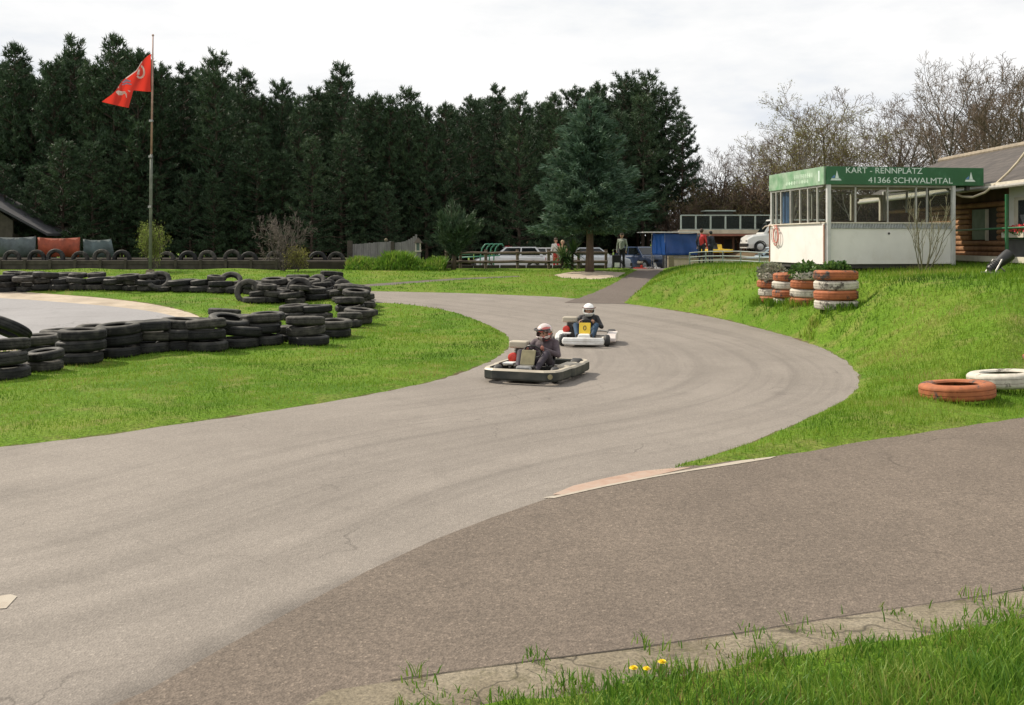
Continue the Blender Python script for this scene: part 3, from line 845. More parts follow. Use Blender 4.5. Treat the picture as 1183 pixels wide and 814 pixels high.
def pine(h, R, clear, seed, dens=1.0):
    r = random.Random(seed)
    t = thing('pine_tree', '', 'tree')
    mb = MB(); pts = [(0, 0, -.2)]; rad = [.17]
    x = y = 0
    for i in range(1, 9):
        x += r.uniform(-.06, .06); y += r.uniform(-.06, .06)
        pts.append((x, y, h * i / 8)); rad.append(.16 * (1 - i / 8.3))
    mb.tube(pts, rad, 8)
    cen, dr = [], []
    z = h * clear
    while z < h - .3:
        f = (z - h * clear) / (h * (1 - clear))
        prof = (1 - f) ** .5 * (.55 + .45 * min(1, f * 5 + .35))
        nb = r.randint(5, 7)
        a0 = r.uniform(0, 6)
        for b in range(nb):
            a = a0 + 2 * PI * b / nb + r.uniform(-.35, .35)
            L = R * prof * r.uniform(.5, 1.25) + .15
            up = r.uniform(.0, .35) + .75 * f
            d = Vector((math.cos(a), math.sin(a), up)).normalized()
            p0 = Vector((0, 0, z + r.uniform(-.15, .15)))
            p1 = p0 + d * L
            mb.tube([p0, p0 + d * L * .5 + Vector((0, 0, -.04 * L)), p1], [.045 * (1 - f) + .015, .03, .01], 4, cap=False)
            m = max(2, int(L / .33 * dens))
            for j in range(m):
                q = .28 + .72 * (j + 1) / m
                side = r.uniform(-.34, .34) * L * (1.15 - q)
                cc = p0 + d * L * q + Vector((-math.sin(a), math.cos(a), 0)) * side + Vector((0, 0, -.08 * L * q * (1 - q) + r.uniform(-.1, .14)))
                dd = (d * .5 + Vector((-math.sin(a), math.cos(a), 0)) * side * .8 + Vector((0, 0, .75))).normalized()
                cen.append(cc); dr.append(dd)
        z += r.uniform(.42, .62)
    for j in range(4):
        cen.append(Vector((x, y, h - .45 + j * .16))); dr.append(Vector((0, 0, 1)))
    mb.build('trunk', PBARK, t, smooth='all')
    V = needles(np.array(cen), np.array(dr), 24, .30, .034, .75)
    arrays_obj('crown', V, np.arange(len(V)).reshape(-1, 3), NEEDLE, t)
    return t

def forest():
    protos = [(13, 2.5, .10, 1), (13.5, 2.2, .14, 2), (12.5, 2.9, .08, 3), (14, 2.3, .22, 4), (13, 1.9, .12, 5), (15, 2.6, .38, 6)]
    PR = [(pine(*p), p[0]) for p in protos]
    used = set()
    def put(k, x, y, h, label, group, wide=1.0):
        o, ph = PR[k]
        s = h / ph
        g = gz(x, y) if y < 60 else .72
        if k in used:
            dup(o, (x, y, g), random.uniform(0, 6), label, group, (s * wide, s * wide, s))
        else:
            used.add(k); o.location = (x, y, g); o.rotation_euler.z = random.uniform(0, 6); o.scale = (s * wide, s * wide, s); tag(o, label, 'tree', group)
    sky = [(-60, 70), (18, 53), (38, 92), (62, 70), (85, 44), (108, 78), (133, 43), (160, 60), (186, 76), (212, 76), (250, 68), (283, 82), (303, 112), (326, 93), (346, 112), (366, 106), (394, 76),
           (415, 112), (434, 108), (452, 112), (472, 105), (492, 124), (515, 120), (545, 112), (574, 100), (600, 112), (640, 110), (664, 102), (692, 96), (722, 86), (748, 84), (770, 104), (788, 132)]
    special = {18: 'dark pine at the far left with a narrow separate top', 85: 'tall dark pine with jagged top left of the red flag', 133: 'tall dark pine rising straight behind the red flag',
               394: 'pine standing clear above its neighbours near the middle of the forest', 722: 'tall pine with a broad crown behind the blue spruce', 748: 'tall pine with bare lower trunk right of the blue spruce', 788: 'last pine at the right end of the forest with ragged side branches'}
    us = np.array([s[0] for s in sky]); vs = np.array([s[1] for s in sky])
    for i, (u, v) in enumerate(sky):
        y = random.uniform(58, 63) if u > 60 else random.uniform(61, 64)
        if u > 660: y = random.uniform(66, 71)
        h = H - (v - HZ) * y / F - .72
        k = 5 if u > 700 else i % 5
        put(k, (u - CX) * y / F, y, h, special.get(u, 'dark green pine, ' + ordw(i) + ' from left along the front edge of the forest'), 'pines along the front edge of the forest', 1.0 if u < 700 else 1.1)
    lab = 'dark pine deep in the forest behind the front row of pines'
    for y, step in ((65.5, 26), (69, 24), (73, 23), (78, 22), (84, 21), (91, 20)):
        u = -70 + random.uniform(0, 20)
        while u < (760 if y < 80 else 735):
            yy = y + random.uniform(-1.5, 1.5)
            top = float(np.interp(u, us, vs)) + random.uniform(8, 46)
            h = H - (top - HZ) * yy / F - .72
            put(random.randrange(5), (u - CX) * yy / F, yy, h, lab, 'pines deep in the forest', 1.1)
            u += step * random.uniform(.75, 1.3)
    # younger, lower growth along the dark forest foot
    u = -60; i = 0
    while u < 640:
        i += 1
        y = random.uniform(55.5, 58) if u < 455 else random.uniform(61.5, 64)
        put(random.randrange(3), (u - CX) * y / F, y, random.uniform(4.5, 8.5), 'low young pine, ' + ordw(i) + ' from left at the foot of the forest', 'young pines at the foot of the forest', 1.25)
        u += random.uniform(24, 40)
forest()

def blue_spruce():
    r = random.Random(4)
    p = on_px(681, 47.2); h = 8.3
    t = thing('blue_spruce', 'broad blue green spruce with layered boughs beside the access path', 'tree', (p.x, p.y, p.z))
    mb = MB(); mb.tube([(0, 0, -.2), (.02, 0, 1.2), (0, .03, 4), (0, 0, h)], [.24, .18, .12, .015], 10)
    cen, dr = [], []
    z = 2.2
    while z < h - .12:
        f = (z - 2.2) / (h - 2.2)
        prof = (1 - f) ** .80 * min(1, .80 + f * 3)
        nb = 11 if f < .6 else 8
        a0 = r.uniform(0, 6)
        for b in range(nb):
            a = a0 + 2 * PI * b / nb + r.uniform(-.25, .25)
            L = 3.0 * prof * r.uniform(.62, 1.14) + .10
            up = -.05 + .52 * f
            d = Vector((math.cos(a), math.sin(a), up)).normalized(); sd = Vector((-math.sin(a), math.cos(a), 0))
            p0 = Vector((0, 0, z + r.uniform(-.12, .12)))
            bend = lambda q: p0 + d * L * q + Vector((0, 0, .16 * L * (q * q - q * .6)))
            mb.tube([bend(0), bend(.5), bend(1)], [.04 * (1 - f) + .012, .025, .008], 4, cap=False)
            m = max(3, int(L / .13))
            for j in range(m):
                q = .16 + .84 * (j + 1) / m
                wdt = .34 * L * (1.08 - q) + .05
                for s in (-1, 1, 0):
                    side = s * wdt * r.uniform(.35, 1)
                    cc = bend(q) + sd * side + d * abs(side) * .4 + Vector((0, 0, r.uniform(-.09, .05) - abs(side) * .14))
                    dd = (d * .9 + sd * side * 1.1 + Vector((0, 0, .05 + r.uniform(-.15, .25)))).normalized()
                    cen.append(cc); dr.append(dd)
        z += r.uniform(.30, .46)
    mb.build('trunk', SBARK, t, smooth='all')
    V = needles(np.array(cen), np.array(dr), 8, .27, .034, .36)
    arrays_obj('crown', V, np.arange(len(V)).reshape(-1, 3), SPRUCE, t)
blue_spruce()

def bare(h, seed, trunk_mat, twig_mat, spread=.55, levels=5, kids=(8, 6, 6, 5), base=.16, start=.28, buds=None, name='bare_tree', cat='tree', rmin=.0125, multi=1, upw=.25):
    r = random.Random(seed)
    t = thing(name, '', cat)
    big, fine = MB(), MB(); tips = []
    def grow(p, d, L, rad, lev):
        seg = 4 if lev == 0 else 3
        pts = [p]; q = p; dd = d.copy()
        for i in range(seg):
            dd = (dd + Vector((r.uniform(-.22, .22), r.uniform(-.22, .22), r.uniform(-.05, .18) * upw * 3))).normalized()
            q = q + dd * L / seg; pts.append(q)
        end = max(rad * (.35 if lev == 0 else .4), rmin)
        rr = [rad + (end - rad) * i / seg for i in range(seg + 1)]
        (big if lev < 2 else fine).tube(pts, rr, 7 if lev == 0 else (5 if lev == 1 else 3), cap=False)
        if lev >= len(kids):
            tips.append(q); return
        n = kids[lev]
        for k in range(n):
            f = (start if lev == 0 else .25) + (1 - (start if lev == 0 else .25)) * (k + r.uniform(.3, 1)) / n
            f = min(f, .99); i = min(int(f * seg), seg - 1); w = f * seg - i
            b = pts[i].lerp(pts[i + 1], w); tg = (pts[i + 1] - pts[i]).normalized()
            a = k * 2.4 + r.uniform(-.5, .5)
            ax = tg.orthogonal().normalized(); ax.rotate(Matrix.Rotation(a, 3, tg))
            nd = (tg * (1 - spread) + ax * spread + Vector((0, 0, upw * .5))).normalized()
            grow(b, nd, L * r.uniform(.42, .62) * (1.05 - .35 * f), max(rr[i] * .55, rmin), lev + 1)
    for m in range(multi):
        a = 2 * PI * m / max(multi, 1) + r.uniform(-.4, .4)
        d = Vector((0, 0, 1)) if multi == 1 else Vector((math.cos(a) * .5, math.sin(a) * .5, 1)).normalized()
        grow(Vector((0, 0, -.1)) if multi == 1 else Vector((math.cos(a) * .05, math.sin(a) * .05, -.1)), d, h * (.80 if multi == 1 else .72) * r.uniform(.85, 1.05), base, 0)
    big.build('trunk', trunk_mat, t, smooth='all')
    fine.build('crown', twig_mat, t)
    if buds:
        c = np.array(tips); c = np.repeat(c, 5, 0) + RNG.standard_normal((len(c) * 5, 3)) * .14
        n = len(c); s = RNG.standard_normal((n, 3)) * buds[1]; s2 = RNG.standard_normal((n, 3)) * buds[1]
        V = np.stack([c, c + s, c + s2], 1).reshape(-1, 3)
        arrays_obj('buds', V, np.arange(len(V)).reshape(-1, 3), buds[0], t)
    return t

def bare_trees():
    A = bare(14, 21, BBARK, TWIG, .55, kids=(8, 6, 6, 5)); B = bare(14, 22, BBARK, TWIG, .48, kids=(9, 6, 6, 5)); D = bare(13, 23, BBARK, TWIGR, .6, kids=(9, 6, 6, 4), base=.14, rmin=.012)
    E = bare(13, 24, BIRCHB, TWIG, .42, kids=(10, 6, 5, 4), base=.10, buds=(BUDS, .05), name='birch_tree', upw=.1, start=.22)
    protos = {'A': (A, 14), 'B': (B, 14), 'D': (D, 13), 'E': (E, 13)}; used = set()
    def put(k, u, v, y, label, group, wide=1.0, base=None):
        o, ph = protos[k]; x = (u - CX) * y / F
        g = .9 if y > 56 else gz(x, y)
        s = (H - (v - HZ) * y / F - g) / ph / 1.08
        if k in used: dup(o, (x, y, g), random.uniform(0, 6), label, group, (s * wide, s * wide, s))
        else:
            used.add(k); o.location = (x, y, g); o.rotation_euler.z = random.uniform(0, 6); o.scale = (s * wide, s * wide, s); tag(o, label, 'tree', group)
    g = 'big bare trees above the cabin roof'
    put('A', 1084, 58, 48, 'large spreading bare tree left of centre above the cabin roof', g)
    put('B', 1150, 58, 50, 'large bare tree at the right above the cabin roof', g, 1.05)
    put('D', 1120, 80, 58, 'smaller bare tree between the two large ones above the roof', g)
    put('B', 1200, 66, 56, 'bare tree cut by the right frame edge above the roof', g)
    put('A', 1020, 105, 62, 'tall bare tree between the birches and the slanting tree', g)
    put('B', 1100, 66, 66, 'bare tree standing farther back above the cabin ridge', g)
    put('A', 1170, 74, 64, 'bare tree farther back near the right frame edge', g)
    put('B', 1062, 72, 60, 'bare tree half hidden behind the large spreading one', g)
    put('A', 1132, 62, 70, 'thin topped bare tree far behind the two large ones', g)
    put('D', 1175, 60, 54, 'twiggy bare tree just left of the right frame edge', g)
    put('D', 1044, 96, 55, 'bare tree with slanting limbs above the end of the sign', g)
    g = 'birches and bare trees behind the booth'
    for i, (k, u, v, y) in enumerate([('E', 905, 128, 60), ('E', 934, 112, 62), ('A', 958, 98, 64), ('E', 982, 138, 58), ('D', 880, 148, 66), ('D', 1010, 128, 60), ('E', 920, 150, 68), ('A', 860, 160, 72), ('B', 838, 158, 76), ('D', 818, 168, 70), ('B', 805, 190, 74), ('A', 890, 150, 78), ('E', 955, 150, 72), ('B', 1000, 150, 76), ('A', 1062, 120, 74)]):
        put(k, u, v, y, ordw(i + 1) + ' listed ' + 'birch with yellowish spring buds' if False else ('pale birch with yellowish spring buds' if k == 'E' else 'bare grey brown tree') + ', ' + ['just left of the booth roof', 'above the booth left corner', 'with the tallest thin top above the sign', 'right above the sign lettering', 'left of the birches', 'over the middle of the sign', 'behind the first birch', 'above the roof railing', 'above the left end of the roof railing', 'beside the last pine', 'half hidden by the last pine', 'behind the left birches', 'behind the tallest thin one', 'behind the sign middle', 'behind the sloping limbs of its neighbour'][i], g, 1.15)
    # brown thicket under the trees
    S = bare(3.6, 31, BBARK, TWIGR, .5, kids=(6, 5, 4), base=.035, start=.1, name='thicket_shrub', cat='shrub', multi=6, rmin=.010)
    S2 = bare(3.6, 32, BBARK, TWIG, .5, kids=(6, 5, 4), base=.035, start=.1, name='thicket_shrub', cat='shrub', multi=6, rmin=.010, buds=(leafy('brown_buds', [(.1, (.06, .05, .025)), (.9, (.14, .12, .05))], .3, 1, .6, .6), .05))
    n = 0
    for y, st in ((64, 34), (69, 30), (75, 27), (82, 25)):
        u = 792.0
        while u < 1210:
            x = (u - CX) * y / F; h = random.uniform(4.4, 7.0)
            o = S if n % 2 == 0 else S2
            lab = 'brown twiggy shrub in the thicket behind the booth and pit building'
            if n < 2: o.location = (x, y, .8); o.scale = (h / 3.4,) * 3; tag(o, lab, 'shrub', 'shrubs of the brown thicket')
            else: dup(o, (x, y + random.uniform(-1.5, 1.5), .8), random.uniform(0, 6), lab, 'shrubs of the brown thicket', (h / 3.2, h / 3.2, h / 3.6))
            n += 1; u += st * random.uniform(.7, 1.3)
bare_trees()

def shrubs():
    p = on_px(327, 47.5)
    t = bare(3.1, 41, BBARK, paint('mauve_twigs', (.145, .115, .10), .9, .25, 2), .5, kids=(7, 5, 4), base=.028, start=.08, name='bare_shrub', cat='shrub', multi=7, rmin=.008, upw=.1)
    t.location = p; tag(t, 'greyish mauve bare shrub in front of the pines', 'shrub'); t.scale = (.78, .8, 1.12)
    q = on_px(343, 47.2)
    t = bare(1.7, 42, BBARK, TWIG, .5, kids=(6, 4, 3), base=.02, start=.1, name='budding_shrub', cat='shrub', multi=5, buds=(BUDS, .05), rmin=.007)
    t.location = q; t.scale = (.7, .7, .8); tag(t, 'small yellow green budding shrub beside the bare mauve shrub', 'shrub')
    p = on_px(172, 46.6)
    t = bare(2.3, 43, BBARK, TWIG, .4, kids=(7, 5, 3), base=.022, start=.1, name='budding_shrub', cat='shrub', multi=6, buds=(leafy('fresh_buds', [(.1, (.10, .14, .025)), (.9, (.26, .32, .08))], .45, 1, .6, .6), .05), rmin=.007, upw=.3)
    t.location = (p.x, p.y + .35, p.z); t.scale = (.55, .6, 1.05); tag(t, 'yellow green budding shrub at the foot of the flagpole', 'shrub')
    p = on_px(1067, 26.6)
    t = bare(2.35, 44, bark('green_bark', (.09, .09, .05), (.2, .18, .11)), paint('sapling_twigs', (.26, .24, .15), .8, .2, 3), .34, kids=(5, 3), base=.022, start=.08, name='sapling', cat='sapling', multi=6, rmin=.006, upw=.35)
    t.location = p; t.scale = (.85, .6, 1); tag(t, 'bare sapling with upswept branches in front of the booth', 'sapling')
    # juniper: feathery upright conifer left of the fence
    p = on_px(524, 49.0); r = random.Random(5)
    t = thing('juniper_tree', 'feathery grey green conifer bush left of the rail fence', 'tree', (p.x, p.y, p.z))
    mb = MB(); mb.tube([(0, 0, -.1), (.03, 0, .6), (.0, 0, 1.6)], [.14, .11, .05], 8)
    cen, dr = [], []
    for b in range(90):
        a = r.uniform(0, 2 * PI); L = r.uniform(.8, 2.0); tilt = r.uniform(.15, 1.0)
        d = Vector((math.cos(a) * tilt + .16, math.sin(a) * tilt, 1)).normalized(); p0 = Vector((0, 0, r.uniform(.5, 1.4)))
        mb.tube([p0, p0 + d * L], [.025, .006], 4, cap=False)
        for j in range(12):
            q = .2 + .8 * j / 11
            cen.append(p0 + d * L * q + Vector((r.gauss(0, .06), r.gauss(0, .06), r.gauss(0, .05)))); dr.append((d + Vector((r.gauss(0, .2), r.gauss(0, .2), .1))).normalized())
    mb.build('trunk', PBARK, t, smooth='all')
    V = needles(np.array(cen), np.array(dr), 12, .26, .026, .35)
    arrays_obj('crown', V, np.arange(len(V)).reshape(-1, 3), JUNIPER, t)
    # yucca
    p = on_px(655, 48.6); V, Fc = [], []
    t = thing('yucca', 'spiky dark green yucca beside the spruce trunk', 'plant', (p.x, p.y, p.z))
    st = MB(); st.tube([(-.25, 0, -.05), (-.2, 0, .7)], [.08, .06], 7); st.tube([(.25, 0, -.05), (.28, 0, .85)], [.08, .06], 7); st.build('stem', PBARK, t)
    for (cx, cz) in ((-.2, .65), (.28, .85), (.0, .35)):
        for b in range(85):
            a = r.uniform(0, 2 * PI); e = r.uniform(-.5, 1.3); L = r.uniform(.6, .95)
            d = Vector((math.cos(a) * math.cos(e), math.sin(a) * math.cos(e), math.sin(e))); s = Vector((-math.sin(a), math.cos(a), 0)) * .036
            b0 = Vector((cx, 0, cz)); o = len(V)
            V += [b0 - s, b0 + s, b0 + d * L * .6 + s, b0 + d * L * .6 - s, b0 + d * L + Vector((0, 0, -.10 * math.cos(e)))]
            Fc += [(o, o + 1, o + 2), (o, o + 2, o + 3), (o + 3, o + 2, o + 4)]
    arrays_obj('leaves', np.array(V), np.array(Fc), leafy('yucca_leaves', [(.1, (.04, .085, .03)), (.6, (.09, .17, .055)), (.95, (.22, .28, .11))], .2, 2, .45, .6), t)
    # lush weeds before the grey plank fence
    n = 9000
    P = np.stack([RNG.uniform((402 - CX) * 48.5 / F, (512 - CX) * 48.5 / F, n), RNG.uniform(47.6, 50.0, n)], 1)
    hump = .45 + .5 * np.exp(-((P[:, 0] + 5.6) / 1.6) ** 2) + .2 * np.sin(P[:, 0] * 3.1)
    blades('nettle_patch', P, ground(P), np.clip(hump, .2, 1) * RNG.uniform(.5, 1.1, n) * np.clip((P[:, 1] - 47.3), .25, 1), RNG.uniform(.05, .11, n), RANK, 'lush bright green weeds growing before the grey plank fence', .6, False)
    # dandelions
    DY = paint('dandelion_yellow', (.85, .62, .01), .7, .2, 60); ST = paint('dandelion_stem', (.16, .22, .06), .6, .2, 20)
    fl = None
    for i, (u, v, y, s, lab) in enumerate([(732, 772, 5.27, 1.0, 'yellow dandelion leftmost of three on the near verge'), (747, 773, 5.25, .85, 'yellow dandelion in the middle of three on the near verge, nodding'), (765, 765, 5.36, 1.0, 'yellow dandelion rightmost and highest of three on the near verge')]):
        p = at(u, v, y); g = gz(p.x, p.y)
        t = thing('dandelion', lab, 'flower', (p.x, p.y, g), 0, 'dandelions on the near verge')
        hh = p.z - g
        m = MB(); m.tube([(0, 0, -.02), (.004, 0, hh * .6), (0, 0, hh)], [.0025, .0022, .003], 6); m.build('stem', ST, t, smooth='all')
        m = MB()
        for ring, (rr, zz, nn) in enumerate(((.024, .004, 22), (.018, .010, 18), (.010, .014, 10))):
            for k in range(nn):
                a = 2 * PI * k / nn + ring * .2 + random.uniform(-.1, .1); w = .0034
                c, s_ = math.cos(a), math.sin(a); q = rr * s * random.uniform(.85, 1.1)
                m.add([(-s_ * w * .5, c * w * .5, hh), (s_ * w * .5, -c * w * .5, hh), (c * q + s_ * w, s_ * q - c * w, hh + zz), (c * q - s_ * w, s_ * q + c * w, hh + zz)], [(0, 1, 2, 3)])
        m.ball((0, 0, hh - .001), (.008, .008, .007), 8); f = m.build('flower_head', DY, t)
        lv = MB()
        for k in range(6):
            a = k * 1.05 + random.uniform(-.2, .2); c, s_ = math.cos(a), math.sin(a)
            lv.add([(0, 0, 0), (c * .05 - s_ * .012, s_ * .05 + c * .012, .035), (c * .11, s_ * .11, .03), (c * .05 + s_ * .012, s_ * .05 - c * .012, .035)], [(0, 1, 2, 3)])
        lv.build('leaves', RANK, t)
shrubs()
# ------------------------------------------------------------------ people (one fused surface each)
SKIN = paint('skin', (.50, .29, .20), .55, .08, 20)
def fused(name, caps, mats, voxel, parent, balls=(), smooth=3):
    """capsule skeleton -> voxel remesh -> one continuous body; every face takes the cloth of its nearest bone"""
    mb = MB()
    for a, b, ra, rb, mi in caps: mb.capsule(a, b, ra, rb, 0, 14)
    for c, r, mi in balls: mb.ball(c, r, 14)
    o = mb.build('raw', [])
    m = o.modifiers.new('r', 'REMESH'); m.mode = 'VOXEL'; m.voxel_size = voxel
    s = o.modifiers.new('s', 'SMOOTH'); s.factor = .5; s.iterations = smooth
    dg = bpy.context.evaluated_depsgraph_get(); dg.update()
    me = bpy.data.meshes.new_from_object(o.evaluated_get(dg))
    bpy.data.objects.remove(o)
    me.materials.clear()
    for q in mats: me.materials.append(q)
    n = len(me.polygons); cen = np.zeros(n * 3, np.float32); me.polygons.foreach_get('center', cen); cen = cen.reshape(-1, 3)
    best = np.full(n, 1e9); idx = np.zeros(n, np.int32)
    for a, b, ra, rb, mi in caps:
        a = np.array(a, float); b = np.array(b, float); ab = b - a
        t = np.clip(((cen - a) @ ab) / (ab @ ab + 1e-9), 0, 1)
        d = np.linalg.norm(cen - a - t[:, None] * ab, axis=1) - (ra + (rb - ra) * t)
        up = d < best; best[up] = d[up]; idx[up] = mi
    for c, r, mi in balls:
        r3 = np.array(r if isinstance(r, (tuple, list)) else (r,) * 3, float)
        d = (np.linalg.norm((cen - np.array(c)) / r3, axis=1) - 1) * r3.mean()
        up = d < best; best[up] = d[up]; idx[up] = mi
    me.polygons.foreach_set('material_index', idx); me.polygons.foreach_set('use_smooth', [True] * n)
    me.name = name; me.update()
    b = bpy.data.objects.new(name, me); C.objects.link(b)
    if parent: b.parent = parent
    return b

def hand(caps, w, fw, side, up, mi, curl=.9):
    """palm, four unequal curled fingers and a thumb; w wrist point, fw direction, side = thumb side"""
    w = Vector(w); fw = Vector(fw).normalized(); side = Vector(side); side = (side - fw * side.dot(fw)).normalized(); up = fw.cross(side).normalized()
    if up.dot(Vector(up)) < 0: up = -up
    pk = w + fw * .085
    for s in (-.028, -.009, .010, .028):
        caps.append((w + side * s * .6, pk + side * s, .017, .014, mi))
    for s, L in ((.029, .070), (.010, .078), (-.010, .072), (-.029, .056)):
        a = pk + side * s
        d1 = (fw * .75 - up * curl * .65).normalized(); b = a + d1 * L * .45
        d2 = (fw * .1 - up).normalized(); c = b + d2 * L * .32
        d3 = (-fw * .7 - up * .6).normalized(); e = c + d3 * L * .25
        caps += [(a, b, .0105, .0100, mi), (b, c, .0100, .0095, mi), (c, e, .0095, .0085, mi)]
    a = w + fw * .03 + side * .026; b = a + (fw * .5 + side * .7 - up * .3).normalized() * .04; c = b + (fw * .8 - up * .5).normalized() * .032
    caps += [(a, b, .014, .012, mi), (b, c, .012, .010, mi)]

def face(head, fwd, R, parent, hair=None, beard=False):
    """eyes as small children; nose, ears and chin are in the body"""
    head = Vector(head); f = Vector(fwd).normalized(); s = f.cross(Vector((0, 0, 1))).normalized()
    e = MB()
    for k in (-1, 1):
        e.ball(head + f * R * .86 + s * k * R * .36 + Vector((0, 0, .01)), R * .13, 8)
    e.build('eyes', EYE, parent, smooth='all')
    if hair:
        h = MB(); c = head - f * R * .10 + Vector((0, 0, R * .22))
        prof = []
        n = 10
        M = Matrix.Translation(c)
        for i in range(n + 1):
            th = PI * .5 * i / n
            prof.append((R * 1.06 * math.sin(th) + 1e-4, R * 1.12 * math.cos(th)))
        h.lathe(prof, 18, 0, M=M)
        bk = head - f * R * .32
        h.ball(bk + Vector((0, 0, R * .05)), (R * .92, R * .92, R * .95), 12)
        h.build('hair', hair, parent, smooth='all')
EYE = paint('eye', (.03, .025, .02), .2, .1, 10)

def head_balls(head, f, R, mi):
    head = Vector(head); f = Vector(f).normalized(); s = f.cross(Vector((0, 0, 1))).normalized()
    return [(head, (R * .88, R * .95, R * 1.12), mi), (head + f * R * .3 - Vector((0, 0, R * .62)), (R * .55, R * .55, R * .5), mi),
            (head + f * R * 1.0 - Vector((0, 0, R * .15)), (R * .16, R * .18, R * .24), mi),
            (head + s * R * .9 - Vector((0, 0, R * .05)), (R * .12, R * .2, R * .3), mi), (head - s * R * .9 - Vector((0, 0, R * .05)), (R * .12, R * .2, R * .3), mi),
            (head + f * R * .86 - Vector((0, 0, R * .55)), (R * .3, R * .14, R * .08), mi)]

def helmet(parent, c, yaw, pitch, shell, trim, visor_mat):
    M = Matrix.Translation(Vector(c)) @ Matrix.Rotation(yaw, 4, 'Z') @ Matrix.Rotation(pitch, 4, 'X')
    n, k = 30, 22; vs, fs, ms = [], [], []
    def pt(i, j, s=1.0):
        th = PI * i / k * .88; a = 2 * PI * j / n               # open at the neck
        x = math.sin(th) * math.cos(a); y = math.sin(th) * math.sin(a); z = math.cos(th)
        fy = -y                                                  # front is -Y
        chin = .035 * max(0, fy) * (1 if z < 0 else .3)
        return Vector((x * .132 * s, (y * .155 - chin) * s, z * .150 * s))
    idx = {}
    mb = MB()
    def front(i, j):
        th = PI * (i + .5) / k * .88; a = 2 * PI * (j + .5) / n
        az = math.atan2(math.sin(a) * 1, math.cos(a)) + PI / 2
        while az > PI: az -= 2 * PI
        el = PI / 2 - th
        return abs(az) < 1.15 and -.30 < el < .22
    V = [pt(i, j) for i in range(k + 1) for j in range(n)]
    W = [pt(i, j, .90) for i in range(k + 1) for j in range(n)]
    F1, F2, E = [], [], []
    o = len(V)
    for i in range(k):
        for j in range(n):
            q = (i * n + j, i * n + (j + 1) % n, (i + 1) * n + (j + 1) % n, (i + 1) * n + j)
            if front(i, j): continue
            F1.append(q); F2.append(tuple(o + t for t in q[::-1]))
    # rim round the eye port
    for i in range(k):
        for j in range(n):
            if not front(i, j): continue
            a, b, c_, d = (i * n + j, i * n + (j + 1) % n, (i + 1) * n + (j + 1) % n, (i + 1) * n + j)
            for (p, q_), (ii, jj) in (((a, b), (i - 1, j)), ((b, c_), (i, (j + 1) % n)), ((c_, d), (i + 1, j)), ((d, a), (i, (j - 1) % n))):
                if not front(ii, jj): E.append((p, q_, o + q_, o + p))
    mb.add(V + W, F1 + F2 + E, 0, M @ Matrix.Scale(1.1, 4))
    h = mb.build('helmet', [shell], parent, smooth='all')
    v = MB(); v.tube([M @ Matrix.Scale(1.1, 4) @ Vector((.137 * math.cos(a), -.02 - .178 * math.sin(a), .065)) for a in np.linspace(.1, PI - .1, 13)], .013, 6); v.build('visor_rim', trim, h)
    return h

def driver(label, kart, seat_y, suit, legs, gloves, hshell, htrim, head_yaw, lean=0.0, shoes=None):
    """seated, knees up, both hands on the wheel; kart-local coordinates, nose to -Y"""
    t = thing('person', label, 'person', kart.location, kart.rotation_euler.z, 'kart drivers')
    L = lean
    hip = Vector((0 + L * .1, .30, .22)); chest = Vector((L * .6, .36, .49)); neck = Vector((L, .30, .635)); head = Vector((L * 1.1, .23, .755))
    caps = [(hip + Vector((-.08, 0, 0)), hip + Vector((.08, 0, 0)), .125, .125, 1), (hip, chest, .145, .165, 0), (chest + Vector((-.06, 0, .0)), chest + Vector((.06, 0, .0)), .16, .16, 0), (chest, neck, .13, .065, 0), (neck, head, .06, .06, 4)]
    for s in (-1, 1):
        sh = chest + Vector((s * .185, -.01, .085)); el = Vector((s * .335 + L * .4, .09, .39)); wr = Vector((s * .155, -.135, .515))
        caps += [(chest + Vector((s * .08, 0, .09)), sh, .085, .075, 0), (sh, el, .072, .052, 0), (el, wr, .052, .036, 0)]
        hand(caps, wr, Vector((-s * .10, -.9, .12)), Vector((-s * .4, .0, .9)), None, 2)
        kn = Vector((s * .24, -.22, .44)); an = Vector((s * .16, -.60, .17))
        caps += [(hip + Vector((s * .10, -.03, 0)), kn, .098, .068, 1), (kn, an, .066, .045, 1), (an + Vector((0, .02, -.03)), an + Vector((0, -.07, .09)), .042, .034, 3)]
    fwd = Vector((math.sin(head_yaw), -math.cos(head_yaw), -.12))
    b = fused('body', caps, [suit, legs, gloves, shoes or GLOVE, SKIN], .0095, t, head_balls(head, fwd, .098, 4), 2)
    helmet(t, head + Vector((0, .005, .02)), head_yaw, .10, hshell, htrim, None)
    face(head, fwd, .098, t)
    return t

# ------------------------------------------------------------------ karts
BLACKP = paint('black_plastic', (.018, .018, .018), .45, .3, 6, dirt=(.08, .075, .065), dirt_amt=.4)
DARKG = paint('dark_rubber_bumper', (.022, .026, .022), .55, .3, 5, dirt=(.09, .085, .07), dirt_amt=.5)
CREAM = paint('cream_plastic', (.50, .44, .34), .5, .15, 6, dirt=(.25, .21, .16), dirt_amt=.7)
KWH = paint('white_plastic', (.76, .75, .72), .35, .08, 5, dirt=(.45, .42, .38), dirt_amt=.4)
STEEL = paint('bare_steel', (.35, .34, .32), .4, .25, 8, metal=.8); ENG = paint('engine_metal', (.09, .085, .08), .5, .4, 14, metal=.4)
REDP = paint('red_plastic', (.52, .035, .02), .4, .15, 8); YEL = paint('yellow_plate', (.74, .50, .03), .45, .08, 6); OLIVE = paint('dull_number_plate', (.22, .19, .10), .6, .2, 8)
GLOVE = paint('dark_leather', (.03, .026, .024), .6, .3, 20); TYREM = paint('slick_tyre', (.020, .020, .02), .6, .3, 12, dirt=(.08, .07, .06))
ORPOD = paint('pinkish_white_pod', (.68, .60, .55), .45, .15, 5)

